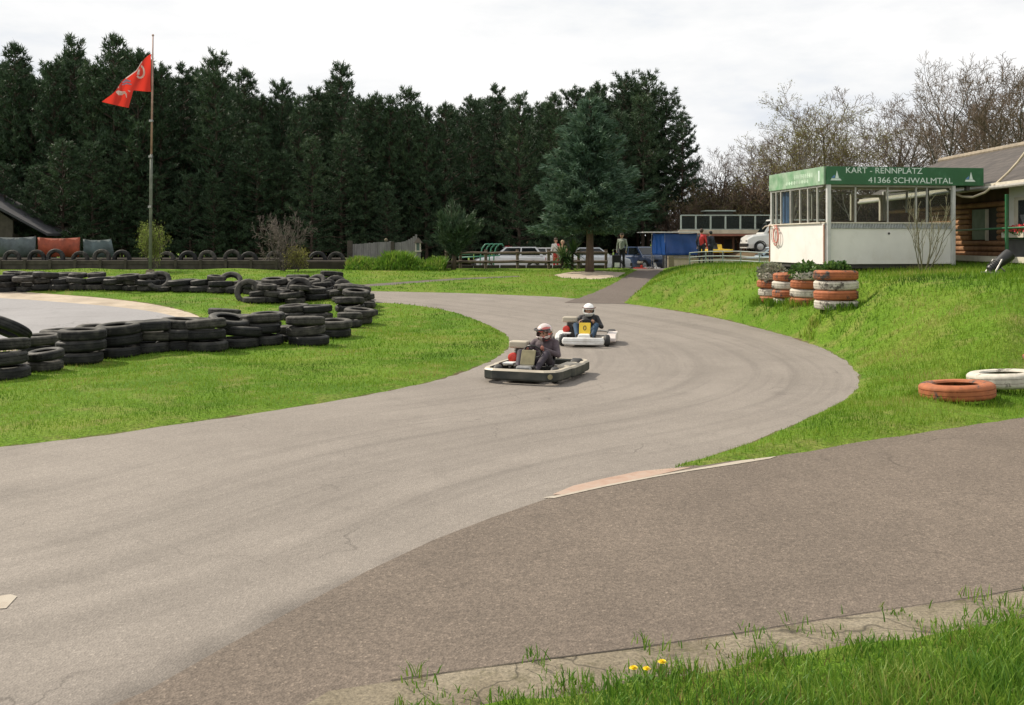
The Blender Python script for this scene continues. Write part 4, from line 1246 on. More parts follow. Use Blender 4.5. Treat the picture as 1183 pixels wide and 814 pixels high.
def ring(mb, out, wid, z0, z1, mi_side, mi_top, bev=.03):
    n = len(out); P = [Vector((x, y, 0)) for x, y in out]; nor = []
    for i in range(n):
        e1 = (P[i] - P[i - 1]).normalized(); e2 = (P[(i + 1) % n] - P[i]).normalized()
        t = (e1 + e2).normalized(); nor.append(Vector((-t.y, t.x, 0)) / max(.5, math.cos(e1.angle(e2) / 2)))
    prof = [(.02, z0, 0), (0, z0 + .03, 0), (0, z1 - bev, 0), (bev, z1, 1), (wid - bev * .6, z1, 1), (wid, z1 - bev, 0), (wid, z0, 0)]
    vs = [P[i] + nor[i] * o + Vector((0, 0, z)) for i in range(n) for o, z, _ in prof]; k = len(prof)
    for i in range(n):
        for j in range(k):
            a = (i * k + j, ((i + 1) % n) * k + j, ((i + 1) % n) * k + (j + 1) % k, i * k + (j + 1) % k)
            mb.add([vs[q] for q in a], [(0, 1, 2, 3)], mi_top if j in (2, 3) else mi_side)

def kart(label, loc, rz, kind, plate, plate_txt=None, colours=None, steer=0.0, group=None):
    """rental kart, nose to -Y"""
    t = thing('go_kart', label, 'go kart', loc, rz, group)
    side, top, nose = colours
    f = MB()
    for s in (-1, 1):
        f.tube([(s * .30, -.85, .09), (s * .32, -.3, .085), (s * .33, .5, .085), (s * .30, .78, .11)], .016, 8)
    for y in (-.82, -.2, .35, .72): f.tube([(-.33, y, .09), (.33, y, .09)], .016, 8)
    f.tube([(-.5, .62, .135), (.5, .62, .135)], .02, 8); f.tube([(-.42, -.58, .13), (.42, -.58, .13)], .018, 8)
    for s in (-1, 1):
        f.tube([(s * .30, -.75, .10), (s * .55, -.4, .12), (s * .56, .3, .12), (s * .32, .5, .10)], .013, 6)
    f.build('frame', STEEL, t, smooth=True)
    m = MB(); m.box((0, -.35, .068), (.62, 1.0, .012)); m.build('floor_tray', STEEL, t)
    for (x, y, r, w) in ((-.52, -.60, .135, .13), (.52, -.60, .135, .13), (-.54, .62, .145, .20), (.54, .62, .145, .20)):
        M = Matrix.Translation((x, y, r)) @ Matrix.Rotation(steer if y < 0 else 0, 4, 'Z') @ Matrix.Rotation(PI / 2, 4, 'Y')
        q = MB(); q.lathe([(.065, -w / 2 + .01), (r - .03, -w / 2), (r - .006, -w / 2 + .02), (r, -w / 2 + .04), (r, w / 2 - .04), (r - .006, w / 2 - .02), (r - .03, w / 2), (.065, w / 2 - .01)], 28, M=M)
        wh = thing_part('wheel', t); ob = q.build('tyre', TYREM, wh, smooth=True)
        q = MB(); q.lathe([(.066, -w / 2 + .01), (.058, -w / 2 + .02), (.03, -.01), (.012, 0), (.03, .01), (.058, w / 2 - .02), (.066, w / 2 - .01)], 20, M=M); q.build('rim', STEEL, wh, smooth=True)
    if kind == 'ring':
        out = [(-.46, -1.02), (.46, -1.02), (.64, -.93), (.71, -.76), (.72, -.30), (.76, -.22), (.76, .42), (.73, .52), (.73, .78), (.62, .95), (-.62, .95), (-.73, .78), (-.73, .52), (-.76, .42), (-.76, -.22), (-.72, -.30), (-.71, -.76), (-.64, -.93)]
        b = MB(); ring(b, out, .11, .06, .245, 0, 1, .028); b.build('bumper', [side, top], t)
        b = MB(); b.lathe([(.001, 0), (.04, 0), (.045, .012), (.001, .013)], 14, M=Matrix.Translation((.56, -.980, .15)) @ Matrix.Rotation(.5, 4, 'Z') @ Matrix.Rotation(PI / 2, 4, 'X'))
        b.build('bumper_bolt', OLIVE, t)
        b = MB()
        for s in (-1, 1): b.box((s * .50, .18, .215), (.24, .62, .05), taper=.9)
        b.build('side_pod', top, t, bevel=.02)
    else:
        b = MB()
        prof = [(-.50, 0), (-.48, -.06), (-.25, -.12), (.25, -.12), (.48, -.06), (.50, 0)]
        for z0, z1, s0, s1 in ((.06, .13, .94, 1.0), (.13, .22, 1.0, .93)):
            lo = [(x * s0, y * s0 - .90, z0) for x, y in prof]; hi = [(x * s1, y * s1 - .90, z1) for x, y in prof]
            n = len(prof); b.add(lo + hi, [(i, (i + 1) % n, n + (i + 1) % n, n + i) for i in range(n)] + [tuple(range(n, 2 * n)), tuple(range(n - 1, -1, -1))])
        b.build('nose_spoiler', nose, t, bevel=.02)
        for s in (-1, 1):
            b = MB(); b.prism([(-.42, .08), (.46, .08), (.46, .24), (.30, .27), (-.30, .25), (-.42, .16)], -.11, .11, M=Matrix.Translation((s * .60, 0.05, 0)) @ Matrix.Rotation(PI / 2, 4, 'Z'))
            b.build('side_pod', ORPOD if s > 0 else side, t, bevel=.02)
        b = MB(); b.tube([(-.5, .86, .20), (-.3, .92, .22), (.3, .92, .22), (.5, .86, .20)], .022, 8); b.build('rear_bumper', STEEL, t, smooth=True)
    # seat shell
    b = MB(); st = []
    for i, (y, z, w) in enumerate([(-.02, .17, .17), (.05, .10, .19), (.25, .09, .20), (.40, .15, .20), (.50, .34, .20), (.56, .58, .17), (.57, .66, .12)]):
        st.append([(-w, y - .02, z + .10 if i < 5 else z), (-w * .95, y, z + .02), (0, y + .02, z), (w * .95, y, z + .02), (w, y - .02, z + .10 if i < 5 else z)])
    vs = [p for r in st for p in r]; fs = [(i * 5 + j, i * 5 + j + 1, i * 5 + 6 + j, i * 5 + 5 + j) for i in range(6) for j in range(4)]
    b.add(vs, fs); o = b.build('seat', BLACKP, t, smooth='all'); sm = o.modifiers.new('thick', 'SOLIDIFY'); sm.thickness = .015
    # steering
    b = MB(); b.tube([(0, -.62, .12), (0, -.22, .46)], .012, 6)
    b.build('steering_column', STEEL, t)
    b = MB(); A = Vector((0, -.225, .475)); ax = Vector((0, .40, .34)).normalized(); u = Vector((1, 0, 0)); w = ax.cross(u)
    b.tube([A + (u * math.cos(a) + w * math.sin(a)) * .15 for a in np.linspace(0, 2 * PI, 25)], .014, 8, cap=False)
    for a in (0, 2.1, 4.2): b.tube([A, A + (u * math.cos(a) + w * math.sin(a)) * .15], .009, 6)
    b.build('steering_wheel', BLACKP, t, smooth=True)
    # front panel with number plate
    M = Matrix.Translation((0, -.50, .40)) @ Matrix.Rotation(-.42, 4, 'X')
    b = MB(); b.box((0, 0, 0), (.26, .02, .27), M=M); pl = b.build('number_panel', plate, t, bevel=.012)
    if plate_txt:
        tx = text(plate_txt, .17, GLOVE, pl, M @ Matrix.Translation((0, -.012, -.005)) @ Matrix.Rotation(PI / 2, 4, 'X'), 'number')
    b = MB(); b.prism([(-.17, .12), (.17, .12), (.13, .28), (-.13, .28)], -.76, -.50); b.build('fairing', nose, t, bevel=.03)
    for s in (-1, 1):
        b = MB(); b.tube([(s * .15, -.70, .10), (s * .15, -.66, .24)], .011, 6); b.box((s * .15, -.665, .23), (.07, .02, .09)); b.build('pedal', STEEL, t)
    # engine on the kart's right hand side
    b = MB(); b.box((-.40, .30, .22), (.22, .26, .24)); b.box((-.40, .26, .40), (.17, .18, .13))
    for k in range(5): b.box((-.40, .26, .35 + k * .028), (.21, .22, .010))
    b.tube([(-.30, .34, .24), (-.12, .62, .20), (-.10, .80, .20)], .025, 8)
    e = b.build('engine', ENG, t, bevel=.008)
    b = MB(); b.box((-.42, .22, .545), (.36, .20, .13)); b.build('air_box', CREAM, e, bevel=.035, seg=3)
    b = MB(); b.lathe([(.001, 0), (.06, 0), (.085, .02), (.085, .09), (.06, .11), (.001, .11)], 20, M=Matrix.Translation((-.50, .14, .32)) @ Matrix.Rotation(PI / 2, 4, 'X')); b.build('starter_cover', REDP, e, smooth=True)
    b = MB(); b.tube([(-.5, -.1, .17), (-.5, .08, .20), (-.46, .2, .25)], .02, 7); b.box((-.46, -.18, .25), (.2, .22, .03)); b.build('guard', KWH, e, bevel=.008)
    return t

def thing_part(name, parent):
    o = bpy.data.objects.new(name, None); C.objects.link(o); o.parent = parent; o.empty_display_size = .1
    return o

def text(body, size, mat, parent, M, name='lettering', width=None, ext=.003, align='CENTER'):
    cu = bpy.data.curves.new('t', 'FONT'); cu.body = body; cu.size = size; cu.align_x = align; cu.align_y = 'CENTER'; cu.extrude = ext; cu.offset = 0
    o = bpy.data.objects.new('t', cu); C.objects.link(o)
    dg = bpy.context.evaluated_depsgraph_get(); dg.update()
    me = bpy.data.meshes.new_from_object(o.evaluated_get(dg)); bpy.data.objects.remove(o)
    xs = [v.co.x for v in me.vertices]
    if width:
        s = width / (max(xs) - min(xs))
        for v in me.vertices: v.co.x *= s
    me.transform(M)
    me.materials.clear(); me.materials.append(mat); me.name = name
    r = bpy.data.objects.new(name, me); C.objects.link(r); r.parent = parent
    return r

def helmet_mat(name, a, b, c):
    m, nt, p = mk(name)
    mp = N(nt, 'ShaderNodeMapping'); mp.inputs['Scale'].default_value = (1, 1, 1.6); nt.links.new(coords(nt), mp.inputs['Vector'])
    v = N(nt, 'ShaderNodeTexVoronoi'); v.inputs['Scale'].default_value = 11; nt.links.new(mp.outputs[0], v.inputs['Vector'])
    w = N(nt, 'ShaderNodeTexWhiteNoise'); nt.links.new(v.outputs['Position'], w.inputs['Vector'])
    r = ramp(nt, w.outputs['Value'], [(0, a), (.38, b), (.66, c), (.86, a)])
    nt.node_tree if False else None
    for nn in nt.nodes:
        if nn.type == 'VALTORGB': nn.color_ramp.interpolation = 'CONSTANT'
    nt.links.new(r, p.inputs['Base Color']); p.inputs['Roughness'].default_value = .15; p.inputs['Coat Weight'].default_value = .6
    return m

def karts():
    x, y = U(620, 445); y += .95; x = (621 - CX) * y / F
    rz = -.36
    k1 = kart('go kart with dark all round bumper, leading the second kart', (x, y, road_z(x, y)), rz, 'ring', OLIVE, None, (DARKG, CREAM, STEEL), .12, 'go karts racing on the track')
    SUIT = paint('plum_grey_suit', (.085, .062, .07), .8, .3, 9); WH = paint('white_helmet', (.80, .79, .76), .2, .04, 4, coat=.5)
    MULTI = helmet_mat('patterned_helmet', (.62, .52, .48), (.10, .06, .06), (.52, .10, .08))
    driver('driver in plum grey suit and patterned helmet on the leading kart', k1, .3, SUIT, paint('dark_trousers', (.045, .035, .045), .8, .3, 9), paint('red_brown_gloves', (.28, .10, .07), .6, .2, 15), MULTI, BLACKP, -.30, .05)
    x, y = U(678, 402); y += .95; x = (678 - CX) * y / F
    k2 = kart('go kart with white nose spoiler and yellow number plate, following behind', (x, y, road_z(x, y)), -.17, 'nose', YEL, '0', (KWH, CREAM, KWH), .15, 'go karts racing on the track')
    driver('driver in black jacket, blue jeans and white helmet on the following kart', k2, .3, paint('black_jacket', (.018, .017, .019), .7, .3, 9), paint('blue_jeans', (.028, .06, .105), .85, .25, 9), paint('tan_gloves', (.35, .18, .11), .6, .2, 15), WH, paint('visor_brown', (.12, .04, .03), .3, .1, 5), .22, .02)
    # karts standing in the paddock
    p = at(748, 303, 55.5); kart('parked go kart with white and red bodywork at the end of the access path', (p.x, p.y, .762), .9, 'nose', KWH, None, (REDP, KWH, KWH), 0, 'karts parked in the paddock')
    p = at(828, 291.5, 58.0)
    st = thing('kart_stand', 'low steel stand holding up the yellow kart', 'stand', (p.x, p.y, .75))
    b = MB(); hz = p.z - .75
    for sx in (-.3, .3):
        for sy in (-.5, .5): b.tube([(sx * 1.3, sy, 0), (sx, sy, hz - .02)], .02, 6)
        b.tube([(sx, -.6, hz + .0), (sx, .6, hz + .0)], .02, 6)
    b.build('frame', STEEL, st)
    kart('yellow go kart raised on a stand before the pit building', (p.x, p.y, p.z - .05), .15, 'ring', YEL, None, (YEL, YEL, YEL), 0, 'karts parked in the paddock')
karts()

# ------------------------------------------------------------------ spectators
def standing(label, u, y, hgt, top, legs, hair, yaw, mats_arm=None, arms='down', shoe=None, base=None, group=None, half=None):
    """standing figure; half = second colour for the right side of the jacket"""
    x = (u - CX) * y / F
    t = thing('person', label, 'person', (x, y, gz(x, y) if base is None else base), yaw, group)
    k = hgt / 1.75
    V = lambda a, b, c: Vector((a * k, b * k, c * k))
    caps = [(V(-.07, 0, .93), V(.07, 0, .93), .12 * k, .12 * k, 1), (V(0, 0, .98), V(0, .01, 1.25), .13 * k, .145 * k, 0), (V(-.06, .01, 1.32), V(.06, .01, 1.32), .125 * k, .125 * k, 0), (V(0, .01, 1.36), V(0, 0, 1.48), .09 * k, .055 * k, 0), (V(0, 0, 1.45), V(0, -.01, 1.55), .052 * k, .052 * k, 3)]
    if half: caps += [(V(.06, .005, 1.02), V(.08, .01, 1.34), .12 * k, .125 * k, 4)]
    for s in (-1, 1):
        mi = 4 if (half and s > 0) else 0
        sh = V(s * .18, .01, 1.40)
        if arms == 'down': el, wr, fd = V(s * .25, .03, 1.12), V(s * .24, -.06, .88), Vector((0, -.2, -1))
        elif arms == 'front': el, wr, fd = V(s * .25, .02, 1.13), V(s * .12, -.24, 1.05), Vector((-s * .6, -.7, 0))
        caps += [(V(s * .08, .01, 1.40), sh, .075 * k, .068 * k, mi), (sh, el, .06 * k, .046 * k, mi), (el, wr, .045 * k, .032 * k, mi)]
        hand(caps, wr, fd, Vector((0, -1, .2)), None, 3, .5)
        kn = V(s * .10, -.02, .50); an = V(s * .11, .02, .10)
        caps += [(V(s * .09, 0, .90), kn, .095 * k, .062 * k, 1), (kn, an, .06 * k, .045 * k, 1), (V(s * .11, .03, .045), V(s * .13, -.15, .035), .042 * k, .035 * k, 2)]
    hd = V(0, -.015, 1.64); f = (0, -1, -.05)
    fused('body', caps, [top, legs, shoe or GLOVE, SKIN, half or top], .013, t, head_balls(hd, f, .10 * k, 3), 2)
    face(hd, f, .10 * k, t, hair)
    return t
HB = paint('brown_hair', (.06, .035, .02), .7, .3, 30); HK = paint('dark_hair', (.015, .013, .012), .7, .3, 30); HG = paint('fair_hair', (.34, .24, .14), .7, .3, 30)
GREYJ = paint('grey_green_jacket', (.30, .34, .28), .8, .2, 8); BLK = paint('black_trousers', (.018, .018, .020), .8, .3, 8); REDJ = paint('red_jacket', (.52, .035, .035), .7, .15, 8); NAVY = paint('navy_cloth', (.018, .020, .035), .8, .3, 8)
JEAN = paint('denim', (.06, .09, .15), .85, .2, 8); BROWNJ = paint('brown_jacket', (.10, .055, .035), .8, .2, 8); TAN = paint('tan_coat', (.38, .25, .15), .8, .2, 8); WSH = paint('white_shirt', (.7, .68, .64), .8, .1, 8)
standing('person in grey green jacket and black trousers standing at the top of the path', 718.5, 49.9, 1.76, GREYJ, BLK, HB, -.5, group='spectators')
standing('person in a red and black jacket standing behind the right fence', 810.5, 49.6, 1.75, REDJ, NAVY, HB, 2.6, half=NAVY, group='spectators')
standing('dark haired person in dark clothes beside the one in red and black', 821, 50.2, 1.62, NAVY, NAVY, HK, -2.5, group='spectators')
standing('person in a bright red top standing behind the white cars', 588, 59.3, 1.74, REDJ, JEAN, HG, 0, base=.76, group='spectators')
standing('person in a dark brown top standing between the white cars', 610, 59.0, 1.70, BROWNJ, JEAN, HG, .4, base=.76, group='spectators')
standing('person in white and red top behind the yucca', 642, 54.5, 1.88, WSH, REDJ, HB, .6, half=REDJ, base=.76, group='spectators')
standing('person in a tan coat beside the one in white and red', 650, 54.2, 1.76, TAN, TAN, HG, -.4, base=.76, group='spectators')
# ------------------------------------------------------------------ booth with the green sign
def sidewall(name, col, var=.12, dirt=(.35, .32, .27)):
    return paint(name, col, .6, var, 2.2, dirt=dirt, dirt_amt=.25, dscale=1.4)
PANELW = sidewall('white_booth_panel', (.74, .72, .68), .05, (.64, .61, .55)); GREENF = paint('green_fascia', (.018, .105, .035), .45, .12, 2, dirt=(.05, .17, .08), dirt_amt=.3)
GREENL = paint('sunlit_green_fascia', (.10, .26, .12), .5, .3, 1.6, dirt=(.42, .52, .40), dirt_amt=1.1, dscale=2.2)  # sun glare put into the green; pale patches stand for worn lettering
POSTW = paint('pale_grey_post', (.52, .52, .50), .5, .12, 5); MULL = paint('grey_mullion', (.40, .39, .36), .5, .15, 6); GREYRIB = paint('grey_ribbed_strip', (.36, .37, .38), .6, .2, 6)
LETTER = paint('white_lettering', (.62, .72, .66), .5, .1, 8); BLUEE = paint('blue_emblem', (.10, .22, .42), .5, .1, 8)
DARKIN = paint('dark_interior', (.045, .042, .036), .8, .3, 3); RUST = paint('rust_edge', (.30, .13, .07), .7, .3, 6); GLASSB = glass('booth_glass', (.93, .95, .93), .10)
BLUEI = paint('blue_cloth', (.05, .12, .26), .8, .25, 3); BROWNI = paint('brown_furniture', (.16, .085, .045), .7, .3, 4); CREAMW = paint('cream_wood', (.58, .53, .44), .6, .12, 4)

def booth():
    a = math.atan2(.148, .989)
    ox, oy = (952 - CX) * 28 / F, 28.0
    t = thing('control_booth', 'white control booth with green lettered sign band and window rows', 'booth', (ox, oy, 0), a)
    W, D = 3.92, 3.72; zb, zw, zf0, zf1 = 1.79, 2.94, 4.03, 4.54
    def part(name, mat, fn, parent=t, **k):
        m = MB(); fn(m); return m.build(name, mat, parent, **k)
    part('floor', DARKIN, lambda m: m.box((W / 2, D / 2, zb - .06), (W - .1, D - .1, .12)))
    def plinth(m):
        m.box((W / 2 + .1, D / 2 + .2, zb - .52), (W - .5, D - .6, .80))
    part('plinth', paint('dark_plinth', (.03, .032, .035), .9, .3, 3), plinth)
    # lower panels: front, left, back, right (door gap)
    part('front_panel', PANELW, lambda m: m.box((W / 2, .03, (zb + zw) / 2), (W, .06, zw - zb)), bevel=.006)
    lp = part('side_panel', PANELW, lambda m: m.box((.03, D / 2 + .06, (zb + zw) / 2), (.06, D - .0, zw - zb)), bevel=.006)
    part('side_panel', PANELW, lambda m: m.box((W - .03, D / 2 + .06, (zb + zw) / 2), (.06, D, zw - zb)))
    part('back_panel', PANELW, lambda m: m.box((W / 2 - .6, D + .03, (zb + zw) / 2), (W - 1.2, .06, zw - zb)))
    part('edge_trim', RUST, lambda m: m.box((-.005, -.005, (zb + zw) / 2 - .02), (.03, .03, zw - zb - .02)))
    part('edge_trim', RUST, lambda m: m.box((-.008, D + .05, (zb + zw) / 2), (.03, .03, zw - zb)))
    # faint worn markings on the sunlit side panel
    part('vent_hole', DARKIN, lambda m: m.lathe([(.001, 0), (.03, 0), (.03, .02), (.001, .02)], 12, M=Matrix.Translation((1.95, -.003, 2.66)) @ Matrix.Rotation(PI / 2, 4, 'X')))
    def rib(m):
        n = 46
        for k in range(n): m.bar((W * (k + .15) / n + .05, -.025, zw - .14), (W * (k + .75) / n + .05, -.025, zw + .02), .035, .03)
        m.box((W / 2, -.006, zw - .06), (W, .014, .17))
    part('ribbed_strip', GREYRIB, rib)
    part('sill', CREAMW, lambda m: (m.box((W / 2, .05, zw + .02), (W + .02, .20, .035)), m.box((.05, D / 2 + .1, zw + .02), (.20, D - .1, .035))))
    # corner posts
    for (x, y, w) in ((.10, -.06, .11), (W - .02, -.05, .10), (.05, D - .02, .09), (W - .05, D, .09)):
        part('post', POSTW, lambda m: m.box((x, y, (zb - .02 + zf0) / 2), (w, w, zf0 - zb + .06)), bevel=.008)
    # windows: one glazed frame per side
    def win(name, p0, p1, xs, thick):
        p0, p1 = Vector(p0), Vector(p1)
        d = p1 - p0
        m = MB()
        for f, w in xs: m.bar(p0 + d * f + Vector((0, 0, zw + .04)), p0 + d * f + Vector((0, 0, zf0)), w, .05)
        m.bar(p0 + Vector((0, 0, zf0 - .03)), p1 + Vector((0, 0, zf0 - .03)), .05, .05)
        o = m.build(name, MULL, t)
        g = MB(); nrm = Vector((-d.y, d.x, 0)).normalized() * .006
        q = [p0 + Vector((0, 0, zw + .03)), p1 + Vector((0, 0, zw + .03)), p1 + Vector((0, 0, zf0)), p0 + Vector((0, 0, zf0))]
        g.add([v - nrm for v in q] + [v + nrm for v in q], [(0, 1, 2, 3), (7, 6, 5, 4), (0, 4, 5, 1), (1, 5, 6, 2), (2, 6, 7, 3), (3, 7, 4, 0)])
        g.build('pane', GLASSB, o)
    win('window_band', (.16, .0, 0), (W - .07, .0, 0), [(.21, .045), (.475, .035), (.71, .045), (.80, .03)], .05)
    win('window_band', (.02, .08, 0), (.02, D - .07, 0), [(.10, .05), (.27, .05), (.42, .05), (.60, .07), (.80, .05), (.90, .05)], .05)
    win('window_band', (W, .1, 0), (W, D - .07, 0), [(.33, .05), (.66, .05)], .05)
    win('window_band', (.1, D, 0), (W - 1.2, D, 0), [(.25, .05), (.5, .05), (.75, .05)], .05)
    # what shows inside
    part('counter', BROWNI, lambda m: (m.box((W / 2, D - .5, zw - .3), (W - .6, .6, .9)), m.box((W - .5, 1.6, zw - .2), (.5, 1.4, 1.1))))
    part('curtain', BLUEI, lambda m: [m.box((.14, D - .5 - k * .09, 3.45 + .03 * (k % 2)), (.03 + .03 * (k % 2), .08, .95)) for k in range(7)])
    part('door_frame', CREAMW, lambda m: (m.box((W - 1.15, D + .02, 2.85), (.09, .10, 2.2)), m.box((W - .15, D + .02, 2.85), (.09, .10, 2.2)), m.box((W - .65, D + .02, 3.9), (.9, .10, .09))))
    # roof slab and the fascia
    part('roof', paint('grey_roof_felt', (.10, .10, .10), .9, .2, 3), lambda m: m.box((W / 2 + .42, D / 2 - .02, zf0 + .30), (W + .78, D - .04, .30)))
    part('ceiling', paint('pale_ceiling', (.40, .38, .33), .8, .1, 3), lambda m: m.box((W / 2 + .42, D / 2 - .02, zf0 + .10), (W + .76, D - .06, .05)))
    x0, x1 = .02, 4.80
    ff = part('sign_band', GREENF, lambda m: m.box(((x0 + x1) / 2, -.10, (zf0 + zf1) / 2), (x1 - x0, .06, zf1 - zf0)), bevel=.006)
    fl = part('sign_band', GREENL, lambda m: m.box((-.015, D / 2 - .03, (zf0 + zf1) / 2 - .0), (.06, D + .08, zf1 - zf0 - .004)), bevel=.006)
    fl['label'] = 'green side band of the sign painted pale for sun glare'
    part('roof_edge', GREENF, lambda m: m.box((x1 - .03, D / 2, (zf0 + zf1) / 2), (.05, D, zf1 - zf0 - .01)))
    R = Matrix.Rotation(PI / 2, 4, 'X')
    def xs_(u): return ((u - 955) / (1133 - 955)) * (x1 - x0) + x0
    text('KART - RENNPLATZ', .23, LETTER, ff, Matrix.Translation((xs_(1019), -.131, zf1 - .115)) @ R, 'lettering', xs_(1062) - xs_(976))
    text('41366 SCHWALMTAL', .23, LETTER, ff, Matrix.Translation((xs_(1049), -.131, zf0 + .125)) @ R, 'lettering', xs_(1097) - xs_(1001))
    for u in (965, 1117):
        c = xs_(u); z = (zf0 + zf1) / 2 - .02
        e = MB(); e.prism([(c - .02, z - .06), (c + .03, z + .16), (c + .09, z - .06)], -.1345, -.131)
        e.prism([(c - .16, z - .12), (c + .17, z - .12), (c + .12, z - .065), (c - .13, z - .065)], -.1345, -.131)
        o = e.build('emblem', LETTER, ff)
        e = MB(); e.prism([(c - .14, z - .05), (c - .03, z - .05), (c - .035, z + .04)], -.1345, -.131); e.build('emblem_blue', BLUEE, o)  # blue part of the emblem print
    # pale bar mark near the corner of the side band
    e = MB(); e.box((-.048, .22, (zf0 + zf1) / 2), (.006, .09, .30)); e.build('emblem', LETTER, fl)
    for (y0, y1, zz, hh) in ((.62, 1.9, .06, .14), (.9, 2.5, -.1, .12)):
        e = MB(); n = 9; e.box((-.0455, (y0 + y1) / 2, (zf0 + zf1) / 2 + zz), (.002, y1 - y0, .02))
        for k in range(n):
            yy = y0 + (y1 - y0) * k / n
            e.box((-.047, yy + .05, (zf0 + zf1) / 2 + zz), (.004, (y1 - y0) / n * random.uniform(.45, .7), hh * random.uniform(.8, 1)))
        e.build('faded_lettering', paint('washed_out_letters', (.42, .55, .42), .6, .3, 3), fl)
    # lamp under the end of the sign
    l = MB(); l.box((4.35, -.02, zf0 - .07), (.10, .12, .14)); l.build('lamp_bracket', DARKIN, t)
    # red and white rope coil hanging on the side panel
    M = Matrix.Translation((ox, oy, 0)) @ Matrix.Rotation(a, 4, 'Z')
    rope = thing('rope', 'red and white rope coil hanging on the booth side panel', 'rope', M @ Vector((-.05, D - .55, zw - .1)), a)
    for k, (r1, r2, dy) in enumerate(((.28, .42, 0), (.22, .34, .12), (.32, .30, -.12))):
        m = MB(); m.tube([(-.02 - .02 * k, dy + r1 * .6 * math.sin(q), -.22 + r2 * .75 * math.cos(q)) for q in np.linspace(0, 2 * PI, 22)], .018, 6, cap=False)
        m.build('coil', paint('red_white_rope', (.55, .20, .16) if k != 1 else (.72, .66, .6), .9, .35, 9), rope)
    m = MB(); m.tube([(-.02, -.1, .02), (-.025, .35, .11), (-.03, .8, .08), (-.03, 1.0, .0)], .014, 6); m.build('loose_end', paint('pale_rope', (.68, .55, .48), .9, .2, 9), rope)
    return t
booth()

# ------------------------------------------------------------------ log cabin at the right
def tile_mat():
    m, nt, b = mk('roof_tiles')
    v = coords(nt)
    br = N(nt, 'ShaderNodeTexBrick'); br.inputs['Scale'].default_value = 1; br.inputs['Brick Width'].default_value = .3; br.inputs['Row Height'].default_value = .24
    br.inputs['Mortar Size'].default_value = .02; br.inputs['Color1'].default_value = (.062, .052, .046, 1); br.inputs['Color2'].default_value = (.09, .075, .065, 1); br.inputs['Mortar'].default_value = (.05, .042, .036, 1)
    mp = N(nt, 'ShaderNodeMapping'); mp.inputs['Rotation'].default_value = (0, 0, PI / 2); nt.links.new(v, mp.inputs['Vector']); nt.links.new(mp.outputs[0], br.inputs['Vector'])
    c = mixc(nt, .5, br.outputs['Color'], ramp(nt, noise(nt, v, 2, 5), [(.3, .6), (.7, 1.35)]), 'MULTIPLY')
    nt.links.new(c, b.inputs['Base Color']); b.inputs['Roughness'].default_value = .85
    bump(nt, b, br.outputs['Fac'], -.6, .03)
    return m
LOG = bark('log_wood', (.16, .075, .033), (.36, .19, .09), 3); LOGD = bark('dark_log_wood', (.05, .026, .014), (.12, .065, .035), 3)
GREENP = paint('green_metal', (.025, .12, .05), .4, .2, 6)
